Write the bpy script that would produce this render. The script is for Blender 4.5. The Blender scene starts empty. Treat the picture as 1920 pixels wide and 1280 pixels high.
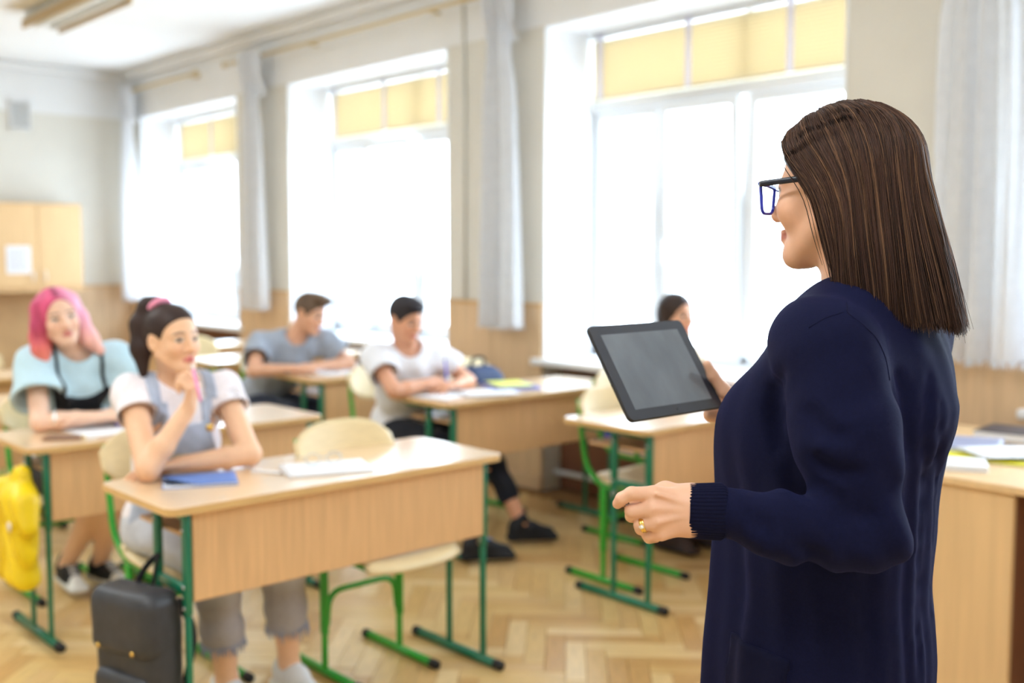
import bpy, bmesh, math, random
import numpy as np
from mathutils import Vector, Matrix

random.seed(7)
SC = bpy.context.scene
COL = SC.collection
PI = math.pi

# ------------------------------------------------------------------ camera
CAM_H = 1.42
YAW, PITCH = 0.73777, 0.0816
cam_d = bpy.data.cameras.new('camera')
cam = bpy.data.objects.new('camera', cam_d)
COL.objects.link(cam)
cam.location = (0, 0, CAM_H)
cam.rotation_euler = (PI / 2 - PITCH, 0, -YAW)
cam_d.sensor_width = 36.0
cam_d.lens = 2012.66 / 1920 * 36.0
cam_d.clip_start = 0.05
cam_d.dof.use_dof = True
cam_d.dof.focus_distance = 1.50
cam_d.dof.aperture_fstop = 2.6
SC.camera = cam

# ------------------------------------------------------------------ view + world + daylight
SC.view_settings.view_transform = 'Standard'
SC.view_settings.look = 'None'
SC.view_settings.gamma = 1.0
SC.view_settings.exposure = 0.60
SC.view_settings.use_curve_mapping = False
world = bpy.data.worlds.new('daylight_sky')
SC.world = world
world.use_nodes = True
wn = world.node_tree
wbg = wn.nodes['Background']
wbg.inputs['Color'].default_value = (0.74, 0.87, 1.0, 1)
SKY = 9.5
wbg.inputs['Strength'].default_value = SKY
SC.cycles.max_bounces = 7
SC.cycles.diffuse_bounces = 4
SC.cycles.glossy_bounces = 3
SC.cycles.transparent_max_bounces = 10
SC.cycles.use_adaptive_sampling = True
SC.cycles.adaptive_threshold = 0.03
SC.cycles.sample_clamp_indirect = 6.0
SC.cycles.use_denoising = True
SC.cycles.caustics_reflective = False
SC.cycles.caustics_refractive = False

# ------------------------------------------------------------------ room numbers
XW, XG = 4.42, 4.87          # inner face of the window wall, plane of the glazing
XL = -2.4                    # wall opposite the windows
YB, YF = 10.5, -1.6          # far wall, wall behind the camera
ZC = 3.17                    # ceiling
WINS = [(2.62, 4.58), (5.47, 7.46), (8.28, 10.22), (-0.23, 1.73)]
Z_SILL, Z_LINT = 0.80, 2.74
for (a, b) in WINS:          # light portals: guide sampling of the sky through the openings
    ld = bpy.data.lights.new('window_portal', 'AREA')
    ld.shape = 'RECTANGLE'
    ld.size, ld.size_y = Z_LINT - Z_SILL, b - a
    ld.cycles.is_portal = True
    lo = bpy.data.objects.new('window_portal', ld)
    COL.objects.link(lo)
    lo.location = (XG + 0.12, (a + b) / 2, (Z_SILL + Z_LINT) / 2)
    lo.rotation_euler = (0, PI / 2, 0)

# ------------------------------------------------------------------ materials
MATS = {}
def mk(name, color, rough=0.5, var=0.0, scale=20.0, bump=0.0, bscale=200.0, stretch=(1, 1, 1), spec=0.5,
       metal=0.0, sheen=0.0, trans=0.0, coat=0.0, sss=0.0, attr=None, emis=0.0, coat_rough=0.08, wave=None, coord='Object', sheen_tint=None):
    m = bpy.data.materials.new(name)
    m.use_nodes = True
    nt = m.node_tree
    N, L = nt.nodes, nt.links
    b = N['Principled BSDF']
    b.inputs['Base Color'].default_value = (*color, 1)
    b.inputs['Roughness'].default_value = rough
    b.inputs['Specular IOR Level'].default_value = spec
    b.inputs['Metallic'].default_value = metal
    if sheen:
        b.inputs['Sheen Weight'].default_value = sheen
        b.inputs['Sheen Roughness'].default_value = 0.4
        if sheen_tint: b.inputs['Sheen Tint'].default_value = (*sheen_tint, 1)
    if coat:
        b.inputs['Coat Weight'].default_value = coat
        b.inputs['Coat Roughness'].default_value = coat_rough
    if sss:
        b.inputs['Subsurface Weight'].default_value = sss
        b.inputs['Subsurface Radius'].default_value = (0.012, 0.005, 0.003)
        b.inputs['Subsurface Scale'].default_value = 1.0
    if emis:
        b.inputs['Emission Color'].default_value = (*color, 1)
        b.inputs['Emission Strength'].default_value = emis
    tc = N.new('ShaderNodeTexCoord')
    mp = N.new('ShaderNodeMapping')
    mp.inputs['Scale'].default_value = stretch
    L.new(tc.outputs[coord], mp.inputs['Vector'])
    src = None
    if attr:
        a = N.new('ShaderNodeAttribute'); a.attribute_name = attr
        src = a.outputs['Color']
        L.new(src, b.inputs['Base Color'])
    if var:
        nz = N.new('ShaderNodeTexNoise')
        nz.inputs['Scale'].default_value = scale
        nz.inputs['Detail'].default_value = 4
        L.new(mp.outputs['Vector'], nz.inputs['Vector'])
        rmp = N.new('ShaderNodeMapRange')
        rmp.inputs['From Min'].default_value = 0.3; rmp.inputs['From Max'].default_value = 0.7
        rmp.inputs['To Min'].default_value = 1 - var; rmp.inputs['To Max'].default_value = 1 + var
        L.new(nz.outputs['Fac'], rmp.inputs['Value'])
        mul = N.new('ShaderNodeVectorMath'); mul.operation = 'SCALE'
        if src: L.new(src, mul.inputs[0])
        else: mul.inputs[0].default_value = color
        L.new(rmp.outputs['Result'], mul.inputs['Scale'])
        src = mul.outputs['Vector']
        L.new(src, b.inputs['Base Color'])
    if bump:
        if wave:
            wv = N.new('ShaderNodeTexWave'); wv.inputs['Scale'].default_value = bscale
            wv.bands_direction = wave; wv.inputs['Distortion'].default_value = 0.0
            L.new(mp.outputs['Vector'], wv.inputs['Vector']); h = wv.outputs['Fac']
        else:
            n2 = N.new('ShaderNodeTexNoise'); n2.inputs['Scale'].default_value = bscale
            n2.inputs['Detail'].default_value = 3
            L.new(mp.outputs['Vector'], n2.inputs['Vector']); h = n2.outputs['Fac']
        bp = N.new('ShaderNodeBump'); bp.inputs['Strength'].default_value = bump
        bp.inputs['Distance'].default_value = 0.004
        L.new(h, bp.inputs['Height']); L.new(bp.outputs['Normal'], b.inputs['Normal'])
    if trans:     # thin cloth: part of the light comes through
        tr = N.new('ShaderNodeBsdfTranslucent')
        if src: L.new(src, tr.inputs['Color'])
        else: tr.inputs['Color'].default_value = (*color, 1)
        mx = N.new('ShaderNodeMixShader'); mx.inputs['Fac'].default_value = trans
        L.new(b.outputs['BSDF'], mx.inputs[1]); L.new(tr.outputs['BSDF'], mx.inputs[2])
        L.new(mx.outputs['Shader'], N['Material Output'].inputs['Surface'])
    MATS[name] = m
    return m
def srgb(r, g, b):
    f = lambda c: (c / 255 / 12.92) if c / 255 <= 0.04045 else ((c / 255 + 0.055) / 1.055) ** 2.4
    return (f(r), f(g), f(b))

mk('wall_cream', srgb(227, 223, 213), 0.7, 0.03, 3.0, 0.05, 60)
mk('wall_white', srgb(240, 240, 240), 0.7, 0.02, 3.0, 0.05, 60)
mk('reveal_white', srgb(246, 247, 250), 0.6)
mk('window_white', srgb(238, 240, 242), 0.35)
mk('ceiling_white', srgb(244, 244, 244), 0.8, 0.02, 2.0)
mk('wood_panel', srgb(222, 190, 152), 0.45, 0.10, 6.0, stretch=(6, 6, 0.4))
mk('beech_panel', srgb(220, 174, 124), 0.4, 0.09, 8.0, stretch=(10, 10, 0.5))
mk('beech_top', srgb(231, 197, 156), 0.30, 0.06, 8.0, stretch=(0.5, 10, 10), spec=0.5, coat=1.0, coat_rough=0.23)
mk('beech_edge', srgb(214, 172, 112), 0.4, 0.06, 8.0)
mk('plywood', srgb(228, 205, 158), 0.38, 0.06, 8.0, stretch=(2, 10, 10))
mk('cabinet_wood', srgb(228, 190, 140), 0.45, 0.06, 6.0, stretch=(6, 6, 0.4))
mk('dark_brown', srgb(128, 82, 58), 0.6, 0.1, 6.0)
mk('tan_board', srgb(196, 160, 114), 0.6, 0.06, 6.0)
mk('green_dark', srgb(10, 112, 82), 0.3, 0.04, 30.0, spec=0.6)
mk('green_light', srgb(42, 158, 44), 0.3, 0.04, 30.0, spec=0.6)
mk('black_rubber', srgb(28, 28, 30), 0.6)
mk('steel', srgb(200, 200, 205), 0.25, metal=1.0)
mk('curtain_white', srgb(244, 245, 248), 0.8, 0.03, 20, trans=0.5)
mk('rail_tan', srgb(206, 182, 134), 0.5)
mk('blind_yellow', srgb(222, 204, 164), 0.5, trans=0.05)
mk('tape_white', srgb(240, 238, 248), 0.7, trans=0.7)
mk('paper_white', srgb(242, 242, 246), 0.7)
mk('paper_line', srgb(150, 150, 170), 0.8)
mk('grille_grey', srgb(120, 128, 124), 0.6)
mk('floor_joint', srgb(140, 100, 52), 0.6)
mk('lamp_body', srgb(216, 219, 216), 0.5)
mk('lamp_edge', srgb(190, 164, 120), 0.5)

def glass_mat(name, tint=(1, 1, 1), gloss=0.06):
    m = bpy.data.materials.new(name); m.use_nodes = True
    N, L = m.node_tree.nodes, m.node_tree.links
    N.remove(N['Principled BSDF'])
    t = N.new('ShaderNodeBsdfTransparent'); t.inputs['Color'].default_value = (*tint, 1)
    g = N.new('ShaderNodeBsdfGlossy'); g.inputs['Roughness'].default_value = 0.02
    fr = N.new('ShaderNodeLayerWeight'); fr.inputs['Blend'].default_value = 0.3
    mr = N.new('ShaderNodeMapRange'); mr.inputs['To Min'].default_value = gloss * 0.5; mr.inputs['To Max'].default_value = gloss * 4
    L.new(fr.outputs['Fresnel'], mr.inputs['Value'])
    mx = N.new('ShaderNodeMixShader')
    L.new(mr.outputs['Result'], mx.inputs['Fac']); L.new(t.outputs[0], mx.inputs[1]); L.new(g.outputs[0], mx.inputs[2])
    L.new(mx.outputs[0], N['Material Output'].inputs['Surface'])
    MATS[name] = m
glass_mat('pane_glass', (0.97, 0.99, 1.0))
glass_mat('lens_glass', (0.97, 0.98, 1.0), 0.08)

# ------------------------------------------------------------------ mesh helpers
class MB:
    """collects verts / faces of one mesh"""
    def __init__(s): s.v, s.f = [], []
    def add(s, vs, fs):
        o = len(s.v)
        s.v += [tuple(p) for p in vs]
        s.f += [tuple(i + o for i in f) for f in fs]
        return s
    def box(s, x0, x1, y0, y1, z0, z1):
        return s.add([(x0, y0, z0), (x1, y0, z0), (x1, y1, z0), (x0, y1, z0), (x0, y0, z1), (x1, y0, z1), (x1, y1, z1), (x0, y1, z1)],
                     [(0, 3, 2, 1), (4, 5, 6, 7), (0, 1, 5, 4), (1, 2, 6, 5), (2, 3, 7, 6), (3, 0, 4, 7)])
    def rbox(s, x0, x1, y0, y1, z0, z1, r=0.005, seg=2):
        bm = bmesh.new()
        bmesh.ops.create_cube(bm, size=1.0)
        for v in bm.verts:
            v.co = Vector(((x0 + x1) / 2 + v.co.x * (x1 - x0), (y0 + y1) / 2 + v.co.y * (y1 - y0), (z0 + z1) / 2 + v.co.z * (z1 - z0)))
        bmesh.ops.bevel(bm, geom=bm.edges[:], offset=r, segments=seg, affect='EDGES', profile=0.5)
        bm.verts.index_update()
        s.add([v.co[:] for v in bm.verts], [[v.index for v in f.verts] for f in bm.faces])
        bm.free(); return s
    def slab(s, outline, z0, z1, r=0.0):
        """extruded flat outline [(x,y)...] counter-clockwise, optional rounded rim"""
        n = len(outline)
        rings = [(0, z0), (0, z1)] if not r else [(r, z0), (r * .3, z0 + r * .3), (0, z0 + r), (0, z1 - r), (r * .3, z1 - r * .3), (r, z1)]
        cx = sum(p[0] for p in outline) / n; cy = sum(p[1] for p in outline) / n
        vs = []
        for (ins, z) in rings:
            for (x, y) in outline:
                d = math.hypot(x - cx, y - cy) or 1
                vs.append((x - (x - cx) / d * ins, y - (y - cy) / d * ins, z))
        fs = [tuple(reversed(range(n))), tuple(range((len(rings) - 1) * n, len(rings) * n))]
        for k in range(len(rings) - 1):
            for i in range(n):
                j = (i + 1) % n
                fs.append((k * n + i, k * n + j, (k + 1) * n + j, (k + 1) * n + i))
        return s.add(vs, fs)
    def tube(s, pts, r, n=8, cap=True, ry=None):
        """round tube through pts; r a number or a list; ry squashes the section sideways"""
        P = [Vector(p) for p in pts]
        R = r if isinstance(r, (list, tuple)) else [r] * len(P)
        T = []
        for i in range(len(P)):
            a = P[max(i - 1, 0)]; b = P[min(i + 1, len(P) - 1)]
            T.append((b - a).normalized())
        up = Vector((0, 0, 1)) if abs(T[0].z) < 0.9 else Vector((1, 0, 0))
        u = (up - T[0] * up.dot(T[0])).normalized()
        vs = []
        for i, p in enumerate(P):
            u = (u - T[i] * u.dot(T[i])).normalized()
            w = T[i].cross(u)
            for k in range(n):
                a = 2 * PI * k / n
                vs.append(p + (u * math.cos(a) + w * math.sin(a) * (ry or 1.0)) * R[i])
        fs = []
        for i in range(len(P) - 1):
            for k in range(n):
                j = (k + 1) % n
                fs.append((i * n + k, i * n + j, (i + 1) * n + j, (i + 1) * n + k))
        if cap:
            fs.append(tuple(reversed(range(n)))); fs.append(tuple(range((len(P) - 1) * n, len(P) * n)))
        return s.add(vs, fs)
    def lathe(s, prof, c=(0, 0, 0), n=16):
        vs = []
        for (r, z) in prof:
            for k in range(n):
                a = 2 * PI * k / n
                vs.append((c[0] + r * math.cos(a), c[1] + r * math.sin(a), c[2] + z))
        fs = []
        for i in range(len(prof) - 1):
            for k in range(n):
                j = (k + 1) % n
                fs.append((i * n + k, i * n + j, (i + 1) * n + j, (i + 1) * n + k))
        fs.append(tuple(reversed(range(n)))); fs.append(tuple(range((len(prof) - 1) * n, len(prof) * n)))
        return s.add(vs, fs)
    def grid(s, fn, nu, nv):
        vs = [fn(i / nu, j / nv) for i in range(nu + 1) for j in range(nv + 1)]
        fs = [(i * (nv + 1) + j, (i + 1) * (nv + 1) + j, (i + 1) * (nv + 1) + j + 1, i * (nv + 1) + j + 1) for i in range(nu) for j in range(nv)]
        return s.add(vs, fs)
    def xf(s, M):
        s.v = [tuple(M @ Vector(p)) for p in s.v]; return s
    def mesh(s, name, mat, smooth=False):
        me = bpy.data.meshes.new(name)
        me.from_pydata(s.v, [], s.f)
        if mat: me.materials.append(MATS[mat])
        if smooth:
            me.polygons.foreach_set('use_smooth', [True] * len(me.polygons))
        me.update(); return me
    def build(s, name, mat, parent=None, smooth=False, solid=0.0):
        o = bpy.data.objects.new(name, s.mesh(name, mat, smooth))
        COL.objects.link(o)
        if parent: o.parent = parent
        if solid:
            md = o.modifiers.new('thickness', 'SOLIDIFY'); md.thickness = solid; md.offset = 0
        return o

def tag(o, label=None, cat=None, group=None, kind=None):
    if label: o['label'] = label
    if cat: o['category'] = cat
    if group: o['group'] = group
    if kind: o['kind'] = kind
    return o
def empty(name, loc=(0, 0, 0), rz=0.0):
    o = bpy.data.objects.new(name, None); COL.objects.link(o)
    o.location = loc; o.rotation_euler = (0, 0, rz); o.empty_display_size = 0.1
    return o
def struct(o, label=None):
    o['kind'] = 'structure'
    if label: o['label'] = label
    return o
def copy_tree(o, parent=None):
    c = o.copy(); COL.objects.link(c)
    if parent is not None:
        c.parent = parent
        c.matrix_parent_inverse = o.matrix_parent_inverse.copy()
    for ch in list(o.children): copy_tree(ch, c)
    return c
def rrect(x0, x1, y0, y1, r, seg=5):
    out = []
    for (cx, cy, a0) in ((x1 - r, y1 - r, 0), (x0 + r, y1 - r, PI / 2), (x0 + r, y0 + r, PI), (x1 - r, y0 + r, 1.5 * PI)):
        for k in range(seg + 1):
            a = a0 + PI / 2 * k / seg
            out.append((cx + r * math.cos(a), cy + r * math.sin(a)))
    return out
def bend(pts, r, seg=5):
    """round the corners of a polyline"""
    P = [Vector(p) for p in pts]; out = [P[0]]
    for i in range(1, len(P) - 1):
        a, b, c = P[i - 1], P[i], P[i + 1]
        rr = min(r, (a - b).length * .49, (c - b).length * .49)
        p, q = b + (a - b).normalized() * rr, b + (c - b).normalized() * rr
        for k in range(seg + 1):
            t = k / seg
            out.append(p * (1 - t) ** 2 + b * 2 * t * (1 - t) + q * t ** 2)
    out.append(P[-1]); return out

# pixel of the 1920x1280 photograph + distance along the view axis -> point of the room
_f = np.array([math.sin(YAW) * math.cos(PITCH), math.cos(YAW) * math.cos(PITCH), -math.sin(PITCH)])
_r = np.array([math.cos(YAW), -math.sin(YAW), 0.0])
_u = np.cross(_r, _f)
def at(px, py, d):
    return np.array([0, 0, CAM_H]) + d * (_f + _r * (px - 960) / 2012.66 - _u * (py - 640) / 2012.66)
def pix(P):
    p = np.asarray(P, float) - np.array([0, 0, CAM_H]); d = p @ _f
    return 960 + 2012.66 * (p @ _r) / d, 640 - 2012.66 * (p @ _u) / d, d
# ================================================================== ROOM SHELL
# floor: herringbone parquet laid over a dark bed
fl = struct(MB().box(XL, XG + .05, YF, YB, -0.06, -0.012).build('floor', 'floor_joint'), 'golden herringbone parquet floor')
PL, PW, GAP = 0.36, 0.072, 0.0016
for i, c in enumerate([(216, 180, 118), (210, 170, 108), (224, 190, 132), (200, 156, 96), (228, 196, 142), (212, 174, 118)]):
    mk('parquet_%d' % i, srgb(*c), 0.30, 0.10, 9.0, 0.03, 40, stretch=(1, 9, 1), spec=0.5)
pmesh = []
for i in range(6):
    pmesh.append(MB().rbox(GAP / 2, PL - GAP / 2, GAP / 2, PW - GAP / 2, -0.012, 0.0, 0.0012, 1).mesh('plank', 'parquet_%d' % i))
cells = []
s2 = math.sqrt(.5)
N_ = int(PL / PW)
for i in range(-150, 150):
    for j in range(-60, 60):
        # herringbone lattice in its own axes (a, b), rotated 45 degrees to the room
        for orient in (0, 1):
            a = i * PW + j * PL; b = i * PW - j * PL
            a0, b0 = (a, b) if orient == 0 else (a + PL, b + PW - PL)
            ca, cb = (a0 + PL / 2, b0 + PW / 2) if orient == 0 else (a0 + PW / 2, b0 + PL / 2)
            x, y = (ca - cb) * s2 + 1.0, (ca + cb) * s2 + 2.0
            if XL < x < XW - .05 and YF < y < YB - .05:
                cells.append((x, y, a0, b0, orient))
seen = {}
for c in cells: seen.setdefault((round(c[0], 2), round(c[1], 2)), c)
cells = list(seen.values())
def floor_rank(c):
    px, py, d = pix((c[0], c[1], 0))
    ok = 0 < px < 1330 and 940 < py < 1290 and d > 0
    return d if ok else 100 + d
cells.sort(key=floor_rank)
rot = Matrix.Rotation(PI / 4, 4, 'Z')
rest = [MB() for _ in range(6)]
for k, (x, y, a0, b0, orient) in enumerate(cells):
    ci = random.choice((0, 0, 1, 1, 2, 2, 3, 4, 5))
    org = rot @ Vector((a0, b0, 0)) + Vector((1.0, 2.0, 0))
    M = Matrix.Translation(org) @ rot
    if orient: M = M @ Matrix.Translation((PW, 0, 0)) @ Matrix.Rotation(PI / 2, 4, 'Z')
    dz = random.uniform(-.0006, .0)
    if k < 300:
        o = bpy.data.objects.new('plank', pmesh[ci]); COL.objects.link(o)
        o.matrix_world = Matrix.Translation((0, 0, dz)) @ M; o.parent = fl
    else:
        q = MB().box(GAP / 2, PL - GAP / 2, GAP / 2, PW - GAP / 2, -0.012, dz).xf(M)
        rest[ci].add(q.v, q.f)
for i in range(6):
    o = rest[i].build('parquet_planks', 'parquet_%d' % i, fl); o['kind'] = 'stuff'

# ceiling
struct(MB().box(XL - .1, XG + .1, YF - .1, YB + .1, ZC, ZC + .1).build('ceiling', 'ceiling_white'), 'plain white ceiling')

# window wall: piers, aprons and lintels around four deep openings
YS = sorted(WINS)
w = MB()
edges = [YF] + [e for ab in YS for e in ab] + [YB]
for k in range(0, len(edges), 2):
    w.box(XW, XG + .15, edges[k], edges[k + 1], 0, ZC)
wr = struct(w.build('wall_right', 'wall_cream'), 'cream window wall with deep white reveals')
ap = MB()
for (a, b) in WINS:
    ap.box(XW, XG + .15, a, b, Z_LINT, ZC)
    ap.box(XW + .16, XG + .15, a, b, 0, Z_SILL - .04)
ap.build('lintel', 'wall_white', wr)
ub = MB().box(XW - .006, XW, YF, YB, Z_LINT + .0, ZC)       # white paint band above the cream
ub.build('paint_band', 'wall_white', wr)
for (a, b) in WINS:                                          # white lining of each opening
    m = MB()
    m.box(XW - .004, XG, a, a + .012, Z_SILL, Z_LINT); m.box(XW - .004, XG, b - .012, b, Z_SILL, Z_LINT)
    m.box(XW - .004, XG, a, b, Z_LINT - .012, Z_LINT)
    m.build('reveal', 'reveal_white', wr)
    m = MB(); m.box(XW + .14, XW + .16, a, b, .0, Z_SILL - .05); m.build('niche_back', 'dark_brown', wr)
    m = MB(); m.tube([(XW + .08, a + .02, .11), (XW + .08, b - .02, .11)], .016, 8); m.build('heating_pipe', 'window_white', wr, True)
    m = MB(); m.tube([(XW + .08, a + .02, .62), (XW + .08, b - .02, .62)], .016, 8); m.build('heating_pipe', 'window_white', wr, True)
# wood panelling on the piers (two boards each) and corner post
for k in range(0, len(edges), 2):
    a, b = edges[k], edges[k + 1]
    n = max(1, round((b - a) / .45))
    for i in range(n):
        p0, p1 = a + (b - a) * i / n, a + (b - a) * (i + 1) / n
        MB().rbox(XW - .022, XW - .002, p0 + .002, p1 - .002, .09, 1.11, .003, 1).build('panel', 'wood_panel', wr)
    MB().box(XW - .03, XW - .002, a, b, 1.108, 1.125).build('panel_cap', 'beech_edge', wr)
    struct(MB().rbox(XW - .034, XW - .002, a, b, 0, .088, .004, 1).build('baseboard_right', 'wood_panel', wr))

# far wall, left wall, wall behind the camera
wb = struct(MB().box(XL, XG, YB, YB + .12, 0, ZC).build('wall_back', 'wall_cream'), 'far classroom wall, cream below a white band')
MB().box(XL, XW, YB - .006, YB, 2.73, ZC).build('paint_band', 'wall_white', wb)
x = XL
while x < XW - .06:
    x1 = min(x + .6, XW - .03)
    MB().rbox(x + .002, x1 - .002, YB - .022, YB - .002, .09, 1.1, .003, 1).build('panel', 'wood_panel', wb)
    x = x1
MB().box(XL, XW - .03, YB - .03, YB - .002, 1.098, 1.115).build('panel_cap', 'beech_edge', wb)
struct(MB().rbox(XL, XW - .04, YB - .034, YB - .002, 0, .088, .004, 1).build('baseboard_back', 'wood_panel', wb))
struct(MB().box(XL - .12, XL, YF, YB, 0, ZC).build('wall_left', 'wall_cream'), 'cream wall opposite the windows')
struct(MB().box(XL, XG, YF - .12, YF, 0, ZC).build('wall_front', 'wall_cream'), 'cream wall behind the camera')
struct(MB().rbox(XL, XW - .04, YB - .09, YB - .006, ZC - .07, ZC, .02, 3).build('trim_1', 'wall_white'), 'white cornice along the far wall')
struct(MB().rbox(XW - .09, XW - .006, YF, YB - .1, ZC - .07, ZC, .02, 3).build('trim_2', 'wall_white'), 'white cornice above the window wall')

# conduit on the pier between the second and third window
tag(MB().tube([(XW - .012, 5.30, 1.13), (XW - .012, 5.30, ZC - .08)], .012, 8).build('cable_conduit', 'wall_cream', wr, True))

# windows -------------------------------------------------------------
Z_TR = 2.31
def sash(parent, y0, y1, z0, z1, tilt=0.0, handle=None):
    piv = Vector((XG - .02, 0, z0))
    def T(m):
        if tilt:
            m.xf(Matrix.Translation(piv) @ Matrix.Rotation(-tilt, 4, 'Y') @ Matrix.Translation(-piv))
        return m
    b = .05
    m = MB()
    m.rbox(XG - .05, XG + .0, y0, y0 + b, z0, z1, .006, 1); m.rbox(XG - .05, XG + .0, y1 - b, y1, z0, z1, .006, 1)
    m.rbox(XG - .05, XG + .0, y0 + b * .9, y1 - b * .9, z0, z0 + b, .006, 1); m.rbox(XG - .05, XG + .0, y0 + b * .9, y1 - b * .9, z1 - b, z1, .006, 1)
    s = T(m).build('sash', 'window_white', parent)
    T(MB().box(XG - .03, XG - .024, y0 + b * .8, y1 - b * .8, z0 + b * .8, z1 - b * .8)).build('pane', 'pane_glass', s)
    if handle is not None:
        T(MB().rbox(XG - .075, XG - .05, handle - .012, handle + .012, 1.36, 1.5, .005, 1)).build('handle', 'window_white', s)
def window(n, a, b, label, tilted=0.0):
    wo = empty('window_%d' % n, (0, 0, 0)); struct(wo, label)
    f = .05
    m = MB()
    m.box(XG - .03, XG + .05, a, a + f, Z_SILL, Z_LINT); m.box(XG - .03, XG + .05, b - f, b, Z_SILL, Z_LINT)
    m.box(XG - .03, XG + .05, a, b, Z_LINT - f, Z_LINT); m.box(XG - .03, XG + .05, a, b, Z_SILL, Z_SILL + f)
    m.build('frame', 'window_white', wo)
    MB().rbox(XG - .06, XG + .05, a, b, Z_TR - .045, Z_TR + .03, .008, 1).build('transom', 'window_white', wo)
    m1, m2 = b - (b - a) * .28, b - (b - a) * .575
    for my in (m1, m2):
        MB().rbox(XG - .03, XG + .05, my - .03, my + .03, Z_SILL + .02, Z_TR, .006, 1).build('mullion', 'window_white', wo)
    MB().rbox(XG - .03, XG + .05, m2 - .025, m2 + .025, Z_TR, Z_LINT, .006, 1).build('mullion', 'window_white', wo)
    z0, z1 = Z_SILL + .05, Z_TR - .045
    sash(wo, m1 + .02, b - .03, z0, z1)
    sash(wo, m2 + .02, m1 - .02, z0, z1, tilted, m1 - .045)
    sash(wo, a + .03, m2 - .02, z0, z1)
    for (p, q) in ((a + .04, m2 - .02), (m2 + .02, b - .04)):
        MB().box(XG - .006, XG, p, q, Z_TR + .02, Z_LINT - .04).build('pane', 'pane_glass', wo)
    MB().rbox(XW - .055, XG, a - .07, b + .07, Z_SILL - .042, Z_SILL, .012, 3).build('window_sill', 'reveal_white', wo, True)
    return wo
window(3, *WINS[0], 'large white window nearest the teacher, middle sash ajar', .035)
window(2, *WINS[1], 'white window behind the two boys, middle sash tilted open', .07)
window(1, *WINS[2], 'farthest white window beside the corner', .07)
window(4, *WINS[3], 'white window beside the teacher desk')

# yellow slat blinds pulled up into the top lights
slat_me = None
def blind(a, b, label):
    r = empty('venetian_blind', (XG - .075, (a + b) / 2, 0)); tag(r, label, 'blind', 'yellow slat blinds at the top of the windows')
    hw = (b - a) / 2 - .035
    MB().rbox(-.02, .02, -hw, hw, Z_LINT - .045, Z_LINT - .014, .004, 1).build('head_rail', 'window_white', r)
    MB().rbox(-.016, .016, -hw, hw, Z_TR + .028, Z_TR + .045, .004, 1).build('bottom_rail', 'blind_yellow', r)
    me = MB().grid(lambda u, v: (-.004 + .010 * u + .004 * math.sin(u * PI), -hw + 2 * hw * v, -.0125 + .025 * u), 3, 1).mesh('slat', 'blind_yellow', True)
    z = Z_TR + .058
    while z < Z_LINT - .045:
        o = bpy.data.objects.new('slat', me); COL.objects.link(o); o.parent = r; o.location = (0, 0, z)
        z += .0205
    for fy in (.92, .22, -.47):
        MB().box(-.022, -.0205, fy * hw - .022, fy * hw + .022, Z_TR + .03, Z_LINT - .02).build('ladder_tape', 'tape_white', r)
blind(*WINS[0], 'yellow slat blind at the top of the window nearest the teacher')
blind(*WINS[1], 'yellow slat blind at the top of the window behind the boys')
blind(*WINS[2], 'yellow slat blind at the top of the farthest window by the corner')

# curtain rails and gathered curtains on the piers
for (y0, y1, lab) in ((1.0, 8.25, 'long thin tan curtain rail running above the nearer windows'), (8.75, 10.4, 'short tan curtain rail above the farthest window in the corner')):
    r = empty('curtain_rail', (XW - .12, y0, 2.965)); tag(r, lab, 'curtain rail', 'curtain rails')
    MB().tube([(0, 0, 0), (0, y1 - y0, 0)], .015, 8).build('rod', 'rail_tan', r, True)
    for q in (0, 1): MB().lathe([(.002, -.02), (.022, -.012), (.026, 0), (.022, .012), (.002, .02)], (0, 0, 0), 10).xf(Matrix.Translation((0, q * (y1 - y0), 0)) @ Matrix.Rotation(PI / 2, 4, 'X')).build('finial', 'rail_tan', r, True)
    yy = .2
    while yy < y1 - y0:
        MB().box(-.008, .115, yy - .008, yy + .008, -.008, .008).build('bracket', 'rail_tan', r); yy += 1.45
def curtain(yc, half_top, half_bot, zb, label, seed):
    rnd = random.Random(seed)
    ph = [rnd.uniform(0, 6.28) for _ in range(5)]
    ztop, zknot = 2.975, 2.62
    def P(u, v, off=0.0):
        z = ztop + (zb - ztop) * v
        s = 2 * u - 1
        pinch = 1 - .30 * math.exp(-((z - zknot) / .16) ** 2)
        h = (half_top + (half_bot - half_top) * v ** .8) * pinch
        am = (.018 + .034 * v)
        x = XW - .125 - am * math.sin(s * 11.5 + ph[0] + .6 * math.sin(3 * v + ph[1])) - .012 * math.sin(s * 25 + ph[2] + v * 2) - .03 * (1 - s * s) - off
        y = yc + s * h + .012 * math.sin(7 * s + ph[3] + 2 * v)
        if v > .995: z += .012 * math.sin(s * 60 + ph[4])
        return (x, y, z)
    r = empty('curtain', (0, 0, 0)); tag(r, label, 'curtain', 'white gathered curtains on the piers')
    MB().grid(lambda u, v: P(u, v), 110, 40).build('cloth', 'curtain_white', r, True)
    # the slack folded over the rail at the top
    def Q(u, v):
        a = v * PI * 1.25
        x, y, z = P(u, 0)
        return (XW - .125 - .05 * math.sin(a) - .018 * math.sin(u * 23 + ph[0]), yc + (2 * u - 1) * half_top * (1 + .1 * v), 2.99 + .03 * math.cos(a) - .36 * max(0, v - .15))
    MB().grid(Q, 60, 14).build('heading', 'curtain_white', r, True)
    # fringe along the hem
    m = MB()
    for k in range(90):
        u = (k + .5) / 90
        x, y, z = P(u, .99)
        m.tube([(x, y, z), (x - .002, y + rnd.uniform(-.004, .004), zb - rnd.uniform(.008, .022))], .0022, 4)
    m.build('fringe', 'curtain_white', r)['kind'] = 'stuff'
curtain(1.93, .17, .21, .985, 'white curtain hanging at the edge of the picture behind the teacher', 4)
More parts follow.
